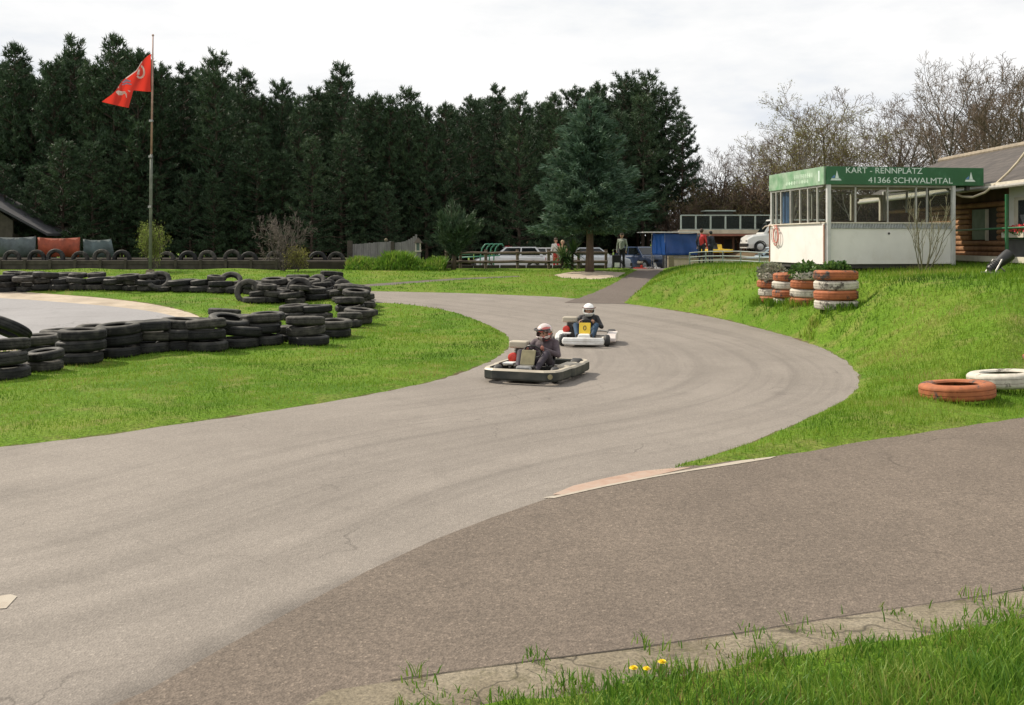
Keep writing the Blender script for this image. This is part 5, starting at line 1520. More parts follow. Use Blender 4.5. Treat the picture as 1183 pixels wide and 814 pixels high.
def cabin():
    t = thing('log_cabin', 'log cabin with grey tiled roof and white annex right of the booth', 'cabin', (14.2, 0, 0))
    y0, y1, yl = 19.0, 38.5, 28.55
    zb = 1.95
    def part(name, mat, fn, parent=t, **k):
        m = MB(); r = fn(m); return m.build(name, mat, parent, **k)
    part('foundation', CONC, lambda m: m.box((2.4, (y0 + y1) / 2, zb - .55), (5.6, y1 - y0, 1.2)))
    part('terrace_edge', CREAMW, lambda m: m.box((-.47, (y0 + y1) / 2, zb - .02), (.10, y1 - y0 - .1, .16)))
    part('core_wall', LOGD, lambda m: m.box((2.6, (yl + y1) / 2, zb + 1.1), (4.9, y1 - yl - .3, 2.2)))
    w = MB(); n = 11
    for k in range(n):
        zc = zb + .10 + k * .165
        if zc > zb + 1.72: break
        spans = [(yl + .05, y1)]
        if zb + .55 < zc < zb + 1.45: spans = [(yl + .05, 29.15), (30.95, y1)]
        for a, b in spans:
            w.tube([(.06 + random.uniform(-.012, .012), a + random.uniform(-.04, .02), zc), (.06 + random.uniform(-.012, .012), (a + b) / 2, zc + random.uniform(-.008, .008)), (.06, b, zc)], .079, 10)
    w.build('log_wall', LOG, t, smooth=True)
    part('upper_wall', LOGD, lambda m: m.box((.22, (yl + y1) / 2, zb + 1.95), (.2, y1 - yl - .1, .5)))  # darker wood tone puts the eave shadow into the colour
    # opening with a pale green shutter
    op = part('window_opening', DARKIN, lambda m: m.box((.14, 30.05, zb + 1.0), (.04, 1.8, .95)))
    part('shutter', paint('pale_green_shutter', (.16, .20, .15), .6, .2, 4), lambda m: m.box((.09, 30.45, zb + 1.0), (.05, .85, .92)), op, bevel=.008)
    part('frame', CREAMW, lambda m: m.box((.08, 29.93, zb + .98), (.07, .09, .95)), op)
    # white annex
    an = part('annex_wall', PANELW, lambda m: m.box((2.6, (y0 + yl) / 2, zb + 1.1), (5.1, yl - y0 - .02, 2.2)))
    wf = part('window', CREAMW, lambda m: (m.box((.02, 27.2, zb + 1.15), (.07, 1.9, 1.15))), bevel=.01)
    part('pane', glass('annex_pane', (.55, .62, .66), .55), lambda m: m.box((-.022, 27.15, zb + 1.17), (.012, 1.45, .92)), wf)
    part('base_panel', paint('dark_grey_base', (.13, .13, .13), .7, .2, 3), lambda m: m.box((.0, (y0 + yl) / 2, zb + .28), (.09, yl - y0 - .1, .5)))
    part('green_ledge', GREENP, lambda m: m.box((-.05, (y0 + yl) / 2, zb + .57), (.16, yl - y0 - .1, .05)))
    # roof: two slopes
    ze, zr, xe, xr = 3.98, 5.50, -.55, 2.6
    def slope(m):
        th = .10
        for s in (1, -1):
            xa = xe if s > 0 else 2 * xr - xe
            vs = [(xa, y0, ze), (xr, y0, zr), (xr, y1 + .5, zr), (xa, y1 + .5, ze)]
            vs2 = [(x, y, z + th) for x, y, z in vs]
            m.add(vs + vs2, [(0, 1, 2, 3), (7, 6, 5, 4), (0, 4, 5, 1), (1, 5, 6, 2), (2, 6, 7, 3), (3, 7, 4, 0)])
    rf = part('roof', tile_mat(), slope)
    def ridge(m):
        k = 0; y = y0
        while y < y1 + .5:
            m.tube([(xr, y, zr + .10), (xr, y + .36, zr + .115)], .11, 8); y += .345
    part('ridge_cap', paint('pale_ridge_tiles', (.26, .215, .16), .9, .2, 4), ridge, rf)
    part('eave_board', CREAMW, lambda m: m.box((xe - .03, (y0 + y1) / 2 + .2, ze + .02), (.04, y1 - y0 + .6, .17)), rf)
    part('gutter', paint('grey_gutter', (.33, .31, .28), .5, .2, 5), lambda m: m.tube([(xe - .10, y0, ze - .03), (xe - .10, y1 + .4, ze - .03)], .055, 8), rf)
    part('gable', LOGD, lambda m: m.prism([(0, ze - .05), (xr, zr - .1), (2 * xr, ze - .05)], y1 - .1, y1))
    # terrace posts and rail
    rl = thing('terrace_railing', 'green metal terrace railing in front of the log cabin', 'railing', (13.52, 27.2, zb))
    m = MB(); m.box((0, -.0, .88), (.075, .075, 1.78)); m.build('post', GREENP, rl, bevel=.006)
    m = MB(); m.box((0, 5.2, .88), (.075, .075, 1.78)); m.build('post', GREENP, rl, bevel=.006)
    m = MB(); m.tube([(0.02, -4, .88), (.02, 5.2, .80)], .030, 8); m.build('rail', GREENP, rl, smooth='all')
    # red flowers in a box under the annex window
    fb = thing('flower_box', 'red flowers in a box below the annex window', 'flower box', (13.98, 27.4, zb + .60))
    m = MB(); m.box((0, 0, .06), (.18, 1.7, .14)); m.build('box', CREAMW, fb)
    leaf_ball('leaves', (0, 0, .15), (.12, .85, .10), 500, .07, PLANT, fb)
    leaf_ball('flowers', (-.02, 0, .22), (.13, .85, .10), 500, .055, paint('red_petals', (.62, .06, .07), .6, .25, 30), fb, wid=.5)
    # thick pale cable slung over the terrace
    cb = MB(); pts = [at(1094, 218, 29.3), at(1102, 223, 29.1), at(1112, 227, 28.9), at(1124, 227.5, 28.6), at(1138, 222, 28.3), at(1152, 211, 28.0), at(1165, 199, 27.7), at(1176, 187, 27.5), at(1188, 171, 27.2), at(1205, 148, 26.9), at(1228, 118, 26.4)]
    cb.tube(pts, .035, 8)
    tag(cb.build('hose', paint('cream_hose', (.52, .44, .32), .7, .15, 8), smooth='all'), 'thick cream hose slung from the sign end up past the cabin roof', 'hose')
cabin()

# floodlight lying tilted on the grass
def flood():
    p = on_px(1155, 24.0)
    t = thing('floodlight', 'black floodlight tilted on a grey bracket in the grass below the cabin', 'floodlight', (p.x, p.y, p.z), .1)
    M = Matrix.Translation((0, 0, .27)) @ Matrix.Scale(.8, 4) @ Matrix.Rotation(-.62, 4, 'Y')
    m = MB(); m.lathe([(.001, -.42), (.10, -.42), (.13, -.38), (.14, -.12), (.17, .08), (.19, .30), (.185, .40), (.16, .38), (.001, .32)], 20, M=M @ Matrix.Rotation(PI / 2, 4, 'Y'))
    m.build('housing', BLACKP, t, smooth=True)
    m = MB()
    for k in range(4): m.lathe([(.135, 0), (.165, 0), (.165, .02), (.135, .02)], 16, M=M @ Matrix.Rotation(PI / 2, 4, 'Y') @ Matrix.Translation((0, 0, -.34 + .07 * k)))
    m.build('cooling_fins', BLACKP, t)
    m = MB(); m.tube([(-.25, -.2, 0), (-.05, -.18, .33), (-.05, .18, .33), (-.25, .2, 0)], .022, 6); m.tube([(.2, 0, -.02), (-.03, 0, .2)], .02, 6); m.box((-.12, 0, .02), (.42, .5, .035))
    m.build('bracket', STEEL, t)
flood()

# ------------------------------------------------------------------ paddock buildings
def pit_building():
    y = 60.0; g = .75
    x0, x1 = (786 - CX) * y / F, (905 - CX) * y / F
    t = thing('pit_building', 'low brown timber building with flat roof terrace behind the paddock', 'building', (x0, y, g), -.02)
    L = x1 - x0; top = 3.02 - g
    BRW = bark('brown_boards', (.08, .04, .025), (.17, .09, .055), 4)
    def part(name, mat, fn, parent=t, **k):
        m = MB(); fn(m); return m.build(name, mat, parent, **k)
    part('wall', BRW, lambda m: (m.box((L / 2, 2.2, top / 2 - .05), (L, .2, top - .1)), m.box((L - .2, 1.1, top / 2 - .05), (.2, 2.2, top - .1)), m.box((.1, 1.1, top / 2 - .05), (.2, 2.2, top - .1))))
    for fx, w, h in ((.52, .42, 1.8), (.62, .5, 1.9)): part('post', BRW, lambda m: m.box((L * fx, .3, h / 2), (.12, .12, top - .1)))
    part('door', DARKIN, lambda m: m.box((L * .55, 2.08, .9), (.8, .04, 1.9)))
    for fx in (.66, .73): part('notice', CREAMW, lambda m: m.box((L * fx, 2.07, 1.2), (.28, .03, .42)))
    part('roof', paint('pale_roof_edge', (.50, .43, .33), .7, .15, 3), lambda m: (m.box((L / 2, 1.0, top + .05), (L + .3, 2.8, .10)), m.box((L / 2, -.42, top + .03), (L + .3, .05, .24))), bevel=.01)
    part('fascia', paint('red_brown_fascia', (.25, .10, .065), .7, .2, 3), lambda m: m.box((L / 2, -.46, top - .17), (L + .3, .04, .12)))
    r = MB(); RAILM = paint('grey_green_rail', (.36, .42, .38), .5, .15, 6)
    h = .92
    n = 8
    rr = thing('roof_railing', 'grey green railing with dark wire glass panels along the flat roof', 'railing', (x0, y, g + top + .10), -.02)
    for k in range(n):
        m = MB(); m.box((L * k / (n - 1), -.25, h / 2), (.085, .085, h)); m.build('post', RAILM, rr)
    m = MB(); m.box((L / 2, -.25, h), (L, .10, .06)); m.build('rail', RAILM, rr)
    m = MB(); m.box((L / 2, -.25, .08), (L, .05, .04)); m.build('rail', RAILM, rr)
    PG = glass('dark_wire_glass', (.25, .34, .31), .35, .3)
    for k in range(n - 1):
        m = MB(); m.box((L * (k + .5) / (n - 1), -.25, h / 2), (L / (n - 1) - .12, .015, h - .16)); m.build('panel', PG, rr)
    # small pale roof box behind the railing
    hx = thing('roof_hut', 'small dark hut with pale flat top behind the roof railing', 'hut', (x0 + L * .42, y + 1.6, g + top + .10))
    m = MB(); m.box((0, 0, .6), (1.6, 1.0, 1.2)); m.build('wall', DARKIN, hx)
    m = MB(); m.box((0, 0, 1.23), (1.9, 1.3, .07)); m.build('roof', RAILM, hx)
pit_building()

def tarp_stall():
    y = 54.5; x0, xm, x1 = [(u - CX) * y / F for u in (757, 768.5, 806)]
    zt = H - (269 - HZ) * y / F; zb_ = H - (294.5 - HZ) * y / F; g = .75
    t = thing('tarp_stall', 'stall wrapped in bright blue tarpaulin under a thin pale roof', 'stall', (x0, y, g))
    BT = paint('blue_tarp', (.012, .105, .42), .5, .18, 2.5, bumpy=.3); BT2 = paint('shaded_blue_tarp', (.010, .055, .22), .5, .2, 2.5, bumpy=.3)  # second tone puts shade into the faces turned from the sun
    def cloth(a, b, mat, name):
        m = MB(); nx, nz = 26, 8; vs = []
        for i in range(nx + 1):
            for j in range(nz + 1):
                f, q = i / nx, j / nz
                p = Vector(a).lerp(Vector(b), f); w = .045 * math.sin(f * 17 + q * 2) * (1 - q * .6) + .03 * math.sin(f * 7 + q * 5)
                n = (Vector(b) - Vector(a)).normalized(); n = Vector((n.y, -n.x, 0))
                vs.append(p + n * w + Vector((0, 0, (zb_ - g) + (zt - zb_) * q - .05 * math.sin(f * PI) * (q > .9))))
        m.add(vs, [(i * (nz + 1) + j, (i + 1) * (nz + 1) + j, (i + 1) * (nz + 1) + j + 1, i * (nz + 1) + j + 1) for i in range(nx) for j in range(nz)])
        o = m.build(name, mat, t, smooth='all'); s = o.modifiers.new('t', 'SOLIDIFY'); s.thickness = .02
        return o
    W = x1 - x0; wm = xm - x0
    cloth((0, .9, 0), (wm, 0, 0), BT, 'tarpaulin'); cloth((wm + .02, 0, 0), (W, .15, 0), BT2, 'tarpaulin'); cloth((W, .15, 0), (W, 2.2, 0), BT2, 'tarpaulin')
    for x, yy in ((.05, .95), (wm, .06), (W - .05, .25), (W - .05, 2.1), (.1, 2.1)):
        m = MB(); m.tube([(x, yy, -.1), (x, yy, zt - g)], .025, 6); m.build('pole', STEEL, t)
    m = MB(); m.box((W / 2 - .25, 1.1, zt - g + .05), (W + .9, 2.6, .045)); m.build('roof', KWH, t)
    m = MB(); m.box((W / 2 + .3, 1.2, (zb_ - g) * .5), (W - .8, 1.6, zb_ - g - .02)); m.build('table', STEEL, t, bevel=.01)
tarp_stall()

def left_yard():
    # shed roof and boards in the shade below the pines
    y = 54.0
    x0, x1 = (-60 - CX) * y / F, (12 - CX) * y / F
    t = thing('shed', 'dark shed with sloping grey roof at the far left under the pines', 'shed', (x0, y, 1.05))
    m = MB(); m.box(((x1 - x0) / 2, 1.6, .9), (x1 - x0, 2.8, 1.8)); m.build('wall', WOODD, t)
    L = x1 - x0
    m = MB(); m.prism([(-.4, 4.0), (L * .35, 4.2), (L + 2.1, 1.85), (L + 2.1, 1.72), (L * .35, 4.05), (-.4, 3.85)], -.2, 3.4); m.build('roof', paint('slate_roof', (.045, .045, .05), .95, .25, 2.5), t)
    m = MB(); m.prism([(0, 1.8), (L, 1.8), (L, 2.55), (L * .35, 4.0), (0, 3.8)], 0.25, .4); m.build('gable', WOODD, t)
    for (u0, u1, v0, v1, col, nm, lab, cat) in ((-8, 41, 273, 291, (.085, .105, .11), 'tarpaulin_sheet', 'grey green tarpaulin sheet left of the orange one', 'tarpaulin'), (43.5, 92, 274, 291, (.30, .06, .025), 'tarpaulin_sheet', 'orange red tarpaulin stretched between two grey sheets', 'tarpaulin'), (96, 128, 276, 292, (.075, .105, .105), 'tarpaulin_sheet', 'grey green tarpaulin sheet with slanted end right of the orange one', 'tarpaulin')):
        yy = 52.6
        a, b = at(u0, v1, yy), at(u1, v0, yy)
        m = MB(); n = 14; vs = []
        for i in range(n + 1):
            f = i / n
            for q in (0, .5, 1):
                x = a.x + (b.x - a.x) * f - (0 if 'slanted' not in lab else (1 - q) * -.25 * f)
                vs.append((x, yy + .06 * math.sin(f * 11 + q * 3), a.z - .25 + (b.z - a.z + .25) * q - .06 * math.sin(f * PI) * (q == 1)))
        m.add(vs, [(i * 3 + j, i * 3 + 3 + j, i * 3 + 4 + j, i * 3 + 1 + j) for i in range(n) for j in range(2)])
        tt = thing(nm, lab, cat, (0, 0, 0), 0, 'tarpaulin sheets along the left yard')
        tt.location = (a.x, yy, 1.05)
        o = m.build('cloth', paint('tarp_' + cat, col, .7, .35, 1.6, dirt=tuple(c * .5 for c in col), dirt_amt=.6), tt, smooth='all'); o.location = (-a.x, -yy, -1.05)
        s = o.modifiers.new('t', 'SOLIDIFY'); s.thickness = .02
        for x in (.05, b.x - a.x - .05):
            m = MB(); m.tube([(x, .1, -.1), (x, .1, b.z - 1.0)], .04, 6); m.build('stake', WOODD, tt)
left_yard()
# ------------------------------------------------------------------ flag
def flag():
    y = 46.0; p = on_px(173.5, y); s = y / F
    zt = H - (40.5 - HZ) * s
    t = thing('flagpole', 'tall thin rusty grey flagpole standing on the far grass', 'flagpole', (p.x, p.y, p.z))
    h = zt - p.z; dx = 3.2 * s
    m = MB(); m.tube([(0, 0, -.1), (dx * .3, 0, h * .38), (dx * .42, 0, h * .5)], [.075, .066, .06], 10); lo = m.build('lower_pole', paint('mossy_grey_pole', (.15, .16, .13), .7, .3, 3), t, smooth='all')
    m = MB(); m.tube([(dx * .42, 0, h * .5), (dx * .8, 0, h * .8), (dx, 0, h)], [.05, .042, .03], 10); m.ball((dx, 0, h), .055, 8); m.build('upper_pole', paint('rust_pink_pole', (.36, .22, .18), .6, .3, 3), t, smooth='all')
    m = MB()
    for f in (.49, .28, .64): m.box((dx * f - .02, -.05, h * f), (.16, .14, .10))
    m.build('clamp', STEEL, t); 
    m = MB(); m.box((0, 0, .06), (.34, .34, .22), taper=.8); m.build('footing', CONC, t)
    # cloth in its own plane, metres from the upper hoist corner
    def q(u, v): return ((u - 174.5) * s, (62 - v) * s)
    top = [q(173.6, 62), q(160, 75), q(145, 89), q(130, 103), q(115.5, 117)]
    bot = [q(174, 106), q(163, 104.5), q(152.5, 104), q(151, 113), q(148, 124.5)]
    def crv(c, f):
        x = f * (len(c) - 1); i = min(int(x), len(c) - 2); w = x - i
        return (c[i][0] * (1 - w) + c[i + 1][0] * w, c[i][1] * (1 - w) + c[i + 1][1] * w)
    def wave(x, z): return .10 * math.sin(x * 4.2 + z * 1.6) - .16 * x * .6 + .05 * math.sin(x * 9 - z * 3)
    fz = zt - (62 - 40.5) * s
    fx = p.x + dx * .86 - .03
    f = thing('flag', 'red flag with white emblem blowing left from the pole', 'flag', (fx, y, fz))
    m = MB(); nx, nz = 44, 22; vs = []
    for i in range(nx + 1):
        a, b = crv(top, i / nx), crv(bot, i / nx)
        for j in range(nz + 1):
            w = j / nz; x = a[0] * (1 - w) + b[0] * w; z = a[1] * (1 - w) + b[1] * w
            vs.append((x, wave(x, z), z))
    m.add(vs, [(i * (nz + 1) + j, (i + 1) * (nz + 1) + j, (i + 1) * (nz + 1) + j + 1, i * (nz + 1) + j + 1) for i in range(nx) for j in range(nz)])
    mat, nt, b = mk('red_flag_cloth'); b.inputs['Base Color'].default_value = (.62, .035, .022, 1); b.inputs['Roughness'].default_value = .8
    tr = N(nt, 'ShaderNodeBsdfTranslucent'); tr.inputs['Color'].default_value = (.75, .05, .03, 1); mx = N(nt, 'ShaderNodeMixShader'); mx.inputs[0].default_value = .5
    nt.links.new(b.outputs[0], mx.inputs[1]); nt.links.new(tr.outputs[0], mx.inputs[2]); nt.links.new(mx.outputs[0], nt.nodes['Material Output'].inputs['Surface'])
    cl = m.build('cloth', mat, f, smooth='all')
    FW = leafy('white_flag_print', [(.1, (.66, .58, .54)), (.9, (.74, .68, .64))], .45, 1, .8, .05); FB = paint('blue_grey_print', (.30, .22, .30), .8, .2, 10)
    def strip(pts, wid, mat, nm):
        m = MB(); out = []
        for i, (u, v) in enumerate(pts):
            a = Vector(pts[max(i - 1, 0)]); c = Vector(pts[min(i + 1, len(pts) - 1)]); d = (c - a).normalized(); n = Vector((-d.y, d.x))
            w = wid[i] if isinstance(wid, list) else wid
            row = []
            for k in (-1, 1):
                x, z = q(u + n.x * w * k, v + n.y * w * k); row.append((x, wave(x, z) - .035, z))
            out.append(row)
        for i in range(len(out) - 1): m.quad(out[i][0], out[i + 1][0], out[i + 1][1], out[i][1])
        m.build(nm, mat, cl)
    arc = [(160.5 + 5.6 * math.cos(a), 82.5 + 6.8 * math.sin(a)) for a in np.linspace(-1.25, 2.5, 22)]
    strip(arc, 1.15, FW, 'emblem_ring')
    strip([(158.6, 78.5), (158.2, 81), (157.2, 85.5)], [.3, 1.2, 2.1], FW, 'emblem_figure')
    strip([(156.5, 82), (160, 81)], .6, FW, 'emblem_figure')
    strip([(141, 95.5), (145, 92.5), (149, 93.5)], [.8, 1.5, 1.0], FB, 'emblem_band'); strip([(140.5, 98), (145.5, 96), (150, 97)], [.5, 1.0, .7], FB, 'emblem_band')
    strip([(130.5, 105), (133, 105.5), (136, 107), (140, 107.5), (143.5, 106)], [.6, 1.9, 2.6, 2.0, 1.1], FW, 'emblem_blob'); strip([(142.5, 106), (144.5, 108.5), (145, 112.5)], [1.3, .9, .4], FW, 'emblem_blob')
    strip([(146.5, 104), (149, 105.5)], [.5, .8], FW, 'emblem_blob')
    strip([(163.8, 71.2), (155, 80.5), (145, 90), (134, 100.8)], .55, FW, 'pale_hem')
flag()

# ------------------------------------------------------------------ fences
FEN = paint('grey_brown_rail', (.15, .115, .085), .9, .3, 4, bumpy=.3)
def rail_fence():
    y = 50.2; us = [516, 532, 561, 598, 634, 668, 700]
    x0 = (us[0] - CX) * y / F
    t = thing('rail_fence', 'dark two rail timber fence before the parked white cars', 'fence', (x0, y, 1.07))
    for u in us:
        m = MB(); m.tube([((u - CX) * y / F - x0, 0, -.15), ((u - CX) * y / F - x0 + random.uniform(-.03, .03), 0, .98)], .075, 8); m.build('post', FEN, t, smooth=True)
    L = (us[-1] - us[0]) * y / F
    for z, r in ((.82, .06), (.36, .075)):
        for a, b in zip(us[:-1], us[1:]):
            m = MB(); xa, xb = (a - CX) * y / F - x0, (b - CX) * y / F - x0
            m.tube([(xa - .08, -.09, z + random.uniform(-.04, .04)), ((xa + xb) / 2, -.09, z), (xb + .08, -.09, z + random.uniform(-.04, .04))], r, 7); m.build('rail', FEN, t, smooth=True)
    # low kerb of sleepers behind it
    tt = thing('sleeper_edging', 'low brown timber edging under the rail fence', 'edging', (x0, y + .35, 1.05))
    m = MB()
    for k in range(6): m.box((L / 12 + L / 6 * k, 0, .1), (L / 6 - .04, .18, .22))
    m.build('sleepers', WOODD, tt, bevel=.02)
rail_fence()

def right_fence():
    GF = paint('grey_green_pipe', (.20, .25, .22), .5, .2, 6)
    pa, pb = Vector((8.75, 49.0)), Vector((11.6, 43.2))
    t = thing('pipe_fence', 'thin grey green pipe fence along the top of the right bank', 'fence', (pa.x, pa.y, gz(*pa)))
    n = 6; tops = []
    for k in range(n):
        q = pa.lerp(pb, k / (n - 1)); g = gz(q.x, q.y)
        z = max(g + .6, H - (293.5 - HZ) * q.y / F)
        b = Vector((q.x - pa.x, q.y - pa.y, g - gz(*pa) - .1)); c = Vector((q.x - pa.x, q.y - pa.y, z - gz(*pa))); tops.append(c)
        m = MB(); m.tube([b, c], .035, 7); m.build('post', GF, t, smooth=True)
    for dz in (0, -.22, -.42):
        m = MB(); m.tube([c + Vector((0, 0, dz)) for c in tops], .026, 6); m.build('rail', GF, t, smooth=True)
    y = 51.8; x0, x1 = (772 - CX) * y / F, (893 - CX) * y / F
    w = thing('low_wall', 'low pale beige wall at the edge of the paddock', 'wall', (x0, y, 1.0), .06)
    m = MB(); L = x1 - x0; m.box((L / 2, 0, .18), (L, .2, .72)); m.build('wall', paint('beige_render', (.48, .40, .32), .9, .2, 2.5, dirt=(.28, .24, .18)), w)
    m = MB(); m.box((L / 2, -.0, .56), (L + .04, .26, .05)); m.build('coping', CONC, w)
    m = MB(); m.box((.12, -.02, .25), (.28, .28, .9)); m.build('pier', CONC, w)
right_fence()

def plank_fence():
    y = 52.0; GW = bark('grey_weathered_planks', (.14, .135, .13), (.27, .26, .245), 4)
    x0 = (405 - CX) * y / F
    t = thing('plank_fence', 'grey weathered plank fence with dark posts behind the lush weeds', 'fence', (x0, y, 1.05))
    def px(u): return (u - CX) * y / F - x0
    def zz(v): return H - (v - HZ) * y / F - 1.05
    for (u0, u1, va, vb, vm) in ((407, 452, 282, 278.5, 0), (456, 482, 280, 270, 3)):
        m = MB(); n = int((u1 - u0) / 2.6)
        for k in range(n):
            f = (k + .5) / n; top = zz(va + (vb - va) * f + vm * math.sin(f * PI) + random.uniform(-.3, .3))
            m.box((px(u0 + (u1 - u0) * f), random.uniform(-.01, .01), (top - .1) / 2), ((u1 - u0) / n * y / F * .93, .03, top + .1))
        m.build('plank_panel', GW, t)
    for u, v, w in ((404.5, 278, .26), (453.5, 279, .17)):
        m = MB(); h = zz(v); m.box((px(u), -.05, h / 2 - .05), (w, .16, h + .1)); m.build('post', WOODD, t, bevel=.015)
    m = MB(); m.ball((px(446), 0, zz(277)), .09, 8); m.build('post_knob', CONC, t)
    p = at(484, 296, 51.7)
    s = thing('stone_lantern', 'small pale pillar lantern with dark pointed cap by the plank fence', 'lantern', (p.x, 51.3, 1.0))
    m = MB(); m.box((0, 0, .45), (.24, .24, 1.0)); m.build('pillar', GW, s, bevel=.01)
    m = MB()
    for sx in (-.11, .11):
        for sy in (-.11, .11): m.box((sx, sy, 1.17), (.05, .05, .46))
    m.box((0, 0, .96), (.32, .32, .06)); m.build('lamp_house', CREAMW, s)
    m = MB(); m.box((0, 0, 1.17), (.17, .17, .40)); m.build('pane', paint('green_pane', (.08, .13, .10), .3, .2, 5), s)
    m = MB(); m.box((0, 0, 1.52), (.44, .44, .26), taper=.1); m.build('cap', WOODD, s)
plank_fence()

def green_rack():
    y = 53.0; p = at(545, 290, y)
    t = thing('bike_rack', 'green rack of curved tubes beyond the rail fence', 'bike rack', (p.x, y, 1.05))
    GT = paint('turquoise_green_paint', (.05, .22, .14), .45, .15, 6)
    for k in range(4):
        x = .62 + k * .24
        m = MB(); m.tube([(x - .18, k * .02, 0), (x - .16, k * .02, .65), (x - .06, 0, 1.05), (x + .10, 0, 1.26), (x + .26, 0, 1.28), (x + .34, 0, 1.16)], .035, 8); m.build('hoop', GT, t, smooth='all')
    for z in (.55, .72): 
        m = MB(); m.tube([(-.7, 0, z), (1.5, .05, z + .12)], .035, 8); m.build('rail', GT, t, smooth='all')
    m = MB(); m.tube([(-.65, 0, -.05), (-.65, 0, .60)], .035, 8); m.build('leg', GT, t)
green_rack()

# ------------------------------------------------------------------ cars
GLAZ = glass('car_glass', (.10, .13, .14), .75, .05); LAMP = glass('headlamp_glass', (.8, .82, .82), .7, .1); TAIL = paint('tail_lamp', (.35, .02, .02), .2, .1, 6); CHROME = paint('hubcap', (.55, .55, .54), .35, .1, 8, metal=.5)
def car(label, loc, rz, col, kind='hatch', group='cars parked behind the rail fence', L=4.0, Wd=1.64):
    t = thing('parked_car', label, 'car', loc, rz, group)
    P = paint('car_paint', col, .3, .05, 3, coat=.8)
    van = kind == 'van'
    hl = L / 2
    if van: side = [(-hl, .55), (-hl + .05, 1.0), (-hl + .05, 1.05), (hl - 1.0, 1.05), (hl - .35, .98), (hl - .05, .80), (hl, .55)]
    else: side = [(-hl, .55), (-hl + .04, .82), (-hl + .35, .90), (hl - 1.15, .90), (hl - .35, .80), (hl - .05, .68), (hl, .50)]
    m = MB(); w = Wd / 2
    # lower body as lofted sections along the length
    rows = []
    for x, z in side:
        k = 1 - .10 * (abs(x) / hl) ** 4
        rows.append([(x, -w * k * .94, .22), (x, -w * k, .45), (x, -w * k * .99, z - .10), (x, -w * k * .90, z), (x, w * k * .90, z), (x, w * k * .99, z - .10), (x, w * k, .45), (x, w * k * .94, .22)])
    n = len(rows); vs = [p for r in rows for p in r]
    fs = [(i * 8 + j, i * 8 + (j + 1) % 8, (i + 1) * 8 + (j + 1) % 8, (i + 1) * 8 + j) for i in range(n - 1) for j in range(8)] + [tuple(range(8)), tuple((n - 1) * 8 + 7 - j for j in range(8))]
    m.add(vs, fs)
    # cabin
    if van: bx, tx, zt, zb_ = (-hl + .03, hl - .95), (-hl + .12, hl - 1.55), 1.88, 1.03
    elif kind == 'saloon': bx, tx, zt, zb_ = (-hl + .75, hl - 1.2), (-hl + 1.25, hl - 1.85), 1.36, .88
    else: bx, tx, zt, zb_ = (-hl + .12, hl - 1.1), (-hl + .55, hl - 1.75), 1.40, .88
    wb, wt = w * .90, w * .72
    lo = [(bx[0], -wb, zb_), (bx[1], -wb, zb_), (bx[1], wb, zb_), (bx[0], wb, zb_)]; hi = [(tx[0], -wt, zt), (tx[1], -wt, zt), (tx[1], wt, zt), (tx[0], wt, zt)]
    m.add(lo + hi, [(4, 5, 6, 7), (0, 1, 5, 4), (1, 2, 6, 5), (2, 3, 7, 6), (3, 0, 4, 7)])
    m.build('body', P, t, bevel=.035, seg=3)
    lo = [Vector(p) for p in lo]; hi = [Vector(p) for p in hi]
    def pane(i, j, f0, f1, g0=.12, g1=.88):
        a, b, c, d = lo[i].lerp(lo[j], f0), lo[i].lerp(lo[j], f1), hi[i].lerp(hi[j], f1), hi[i].lerp(hi[j], f0)
        q = [a.lerp(d, g0), b.lerp(c, g0), b.lerp(c, g1), a.lerp(d, g1)]
        nn = (q[1] - q[0]).cross(q[3] - q[0]).normalized()
        mm = MB(); mm.add([v + nn * .006 for v in q] + [v + nn * .018 for v in q], [(0, 1, 2, 3), (7, 6, 5, 4), (0, 4, 5, 1), (1, 5, 6, 2), (2, 6, 7, 3), (3, 7, 4, 0)]); mm.build('window', GLAZ, t)
    if van: pane(0, 1, .70, .95, .10, .75); pane(2, 3, .05, .30, .10, .75)
    else:
        pane(0, 1, .06, .46); pane(0, 1, .50, .93); pane(2, 3, .07, .50); pane(2, 3, .54, .94)
    pane(1, 2, .05, .95); pane(3, 0, .06, .94, .2, .85)
    for sx in (-hl + .72, hl - .75):
        for s in (-1, 1):
            M = Matrix.Translation((sx, s * (w - .09), .30)) @ Matrix.Rotation(PI / 2, 4, 'X')
            wh = thing_part('wheel', t)
            q = MB(); q.lathe([(.19, -.085), (.27, -.09), (.30, -.06), (.30, .06), (.27, .09), (.19, .085)], 24, M=M); q.build('tyre', TYREM, wh, smooth=True)
            q = MB(); q.lathe([(.19, -.08), (.15, -.09), (.02, -.095), (.001, -.07), (.001, .07), (.02, .095), (.15, .09), (.19, .08)], 20, M=M); q.build('rim', CHROME, wh, smooth=True)
            q = MB(); q.lathe([(.31, -.02), (.36, -.02), (.36, .02), (.31, .02)], 24, closed=True, M=Matrix.Translation((sx, s * (w - .012), .30)) @ Matrix.Rotation(PI / 2, 4, 'X')); q.build('wheel_arch', BLACKP, t)
    for s in (-1, 1):
        q = MB(); q.box((hl - .06, s * w * .66, .60), (.10, .34, .14)); q.build('headlight', LAMP, t, bevel=.02)
        q = MB(); q.box((-hl + .03, s * w * .72, .70), (.06, .22, .20)); q.build('tail_light', TAIL, t, bevel=.01)
        q = MB(); q.box((hl - 1.25, s * (w + .06), .96 if not van else 1.15), (.10, .16, .11)); q.build('wing_mirror', BLACKP, t, bevel=.02)
    for sx in (hl - .02, -hl + .02):
        q = MB(); q.box((sx, 0, .40), (.14, Wd * .93, .18)); q.build('bumper', BLACKP if sum(col) > 1 else P, t, bevel=.03)
    return t
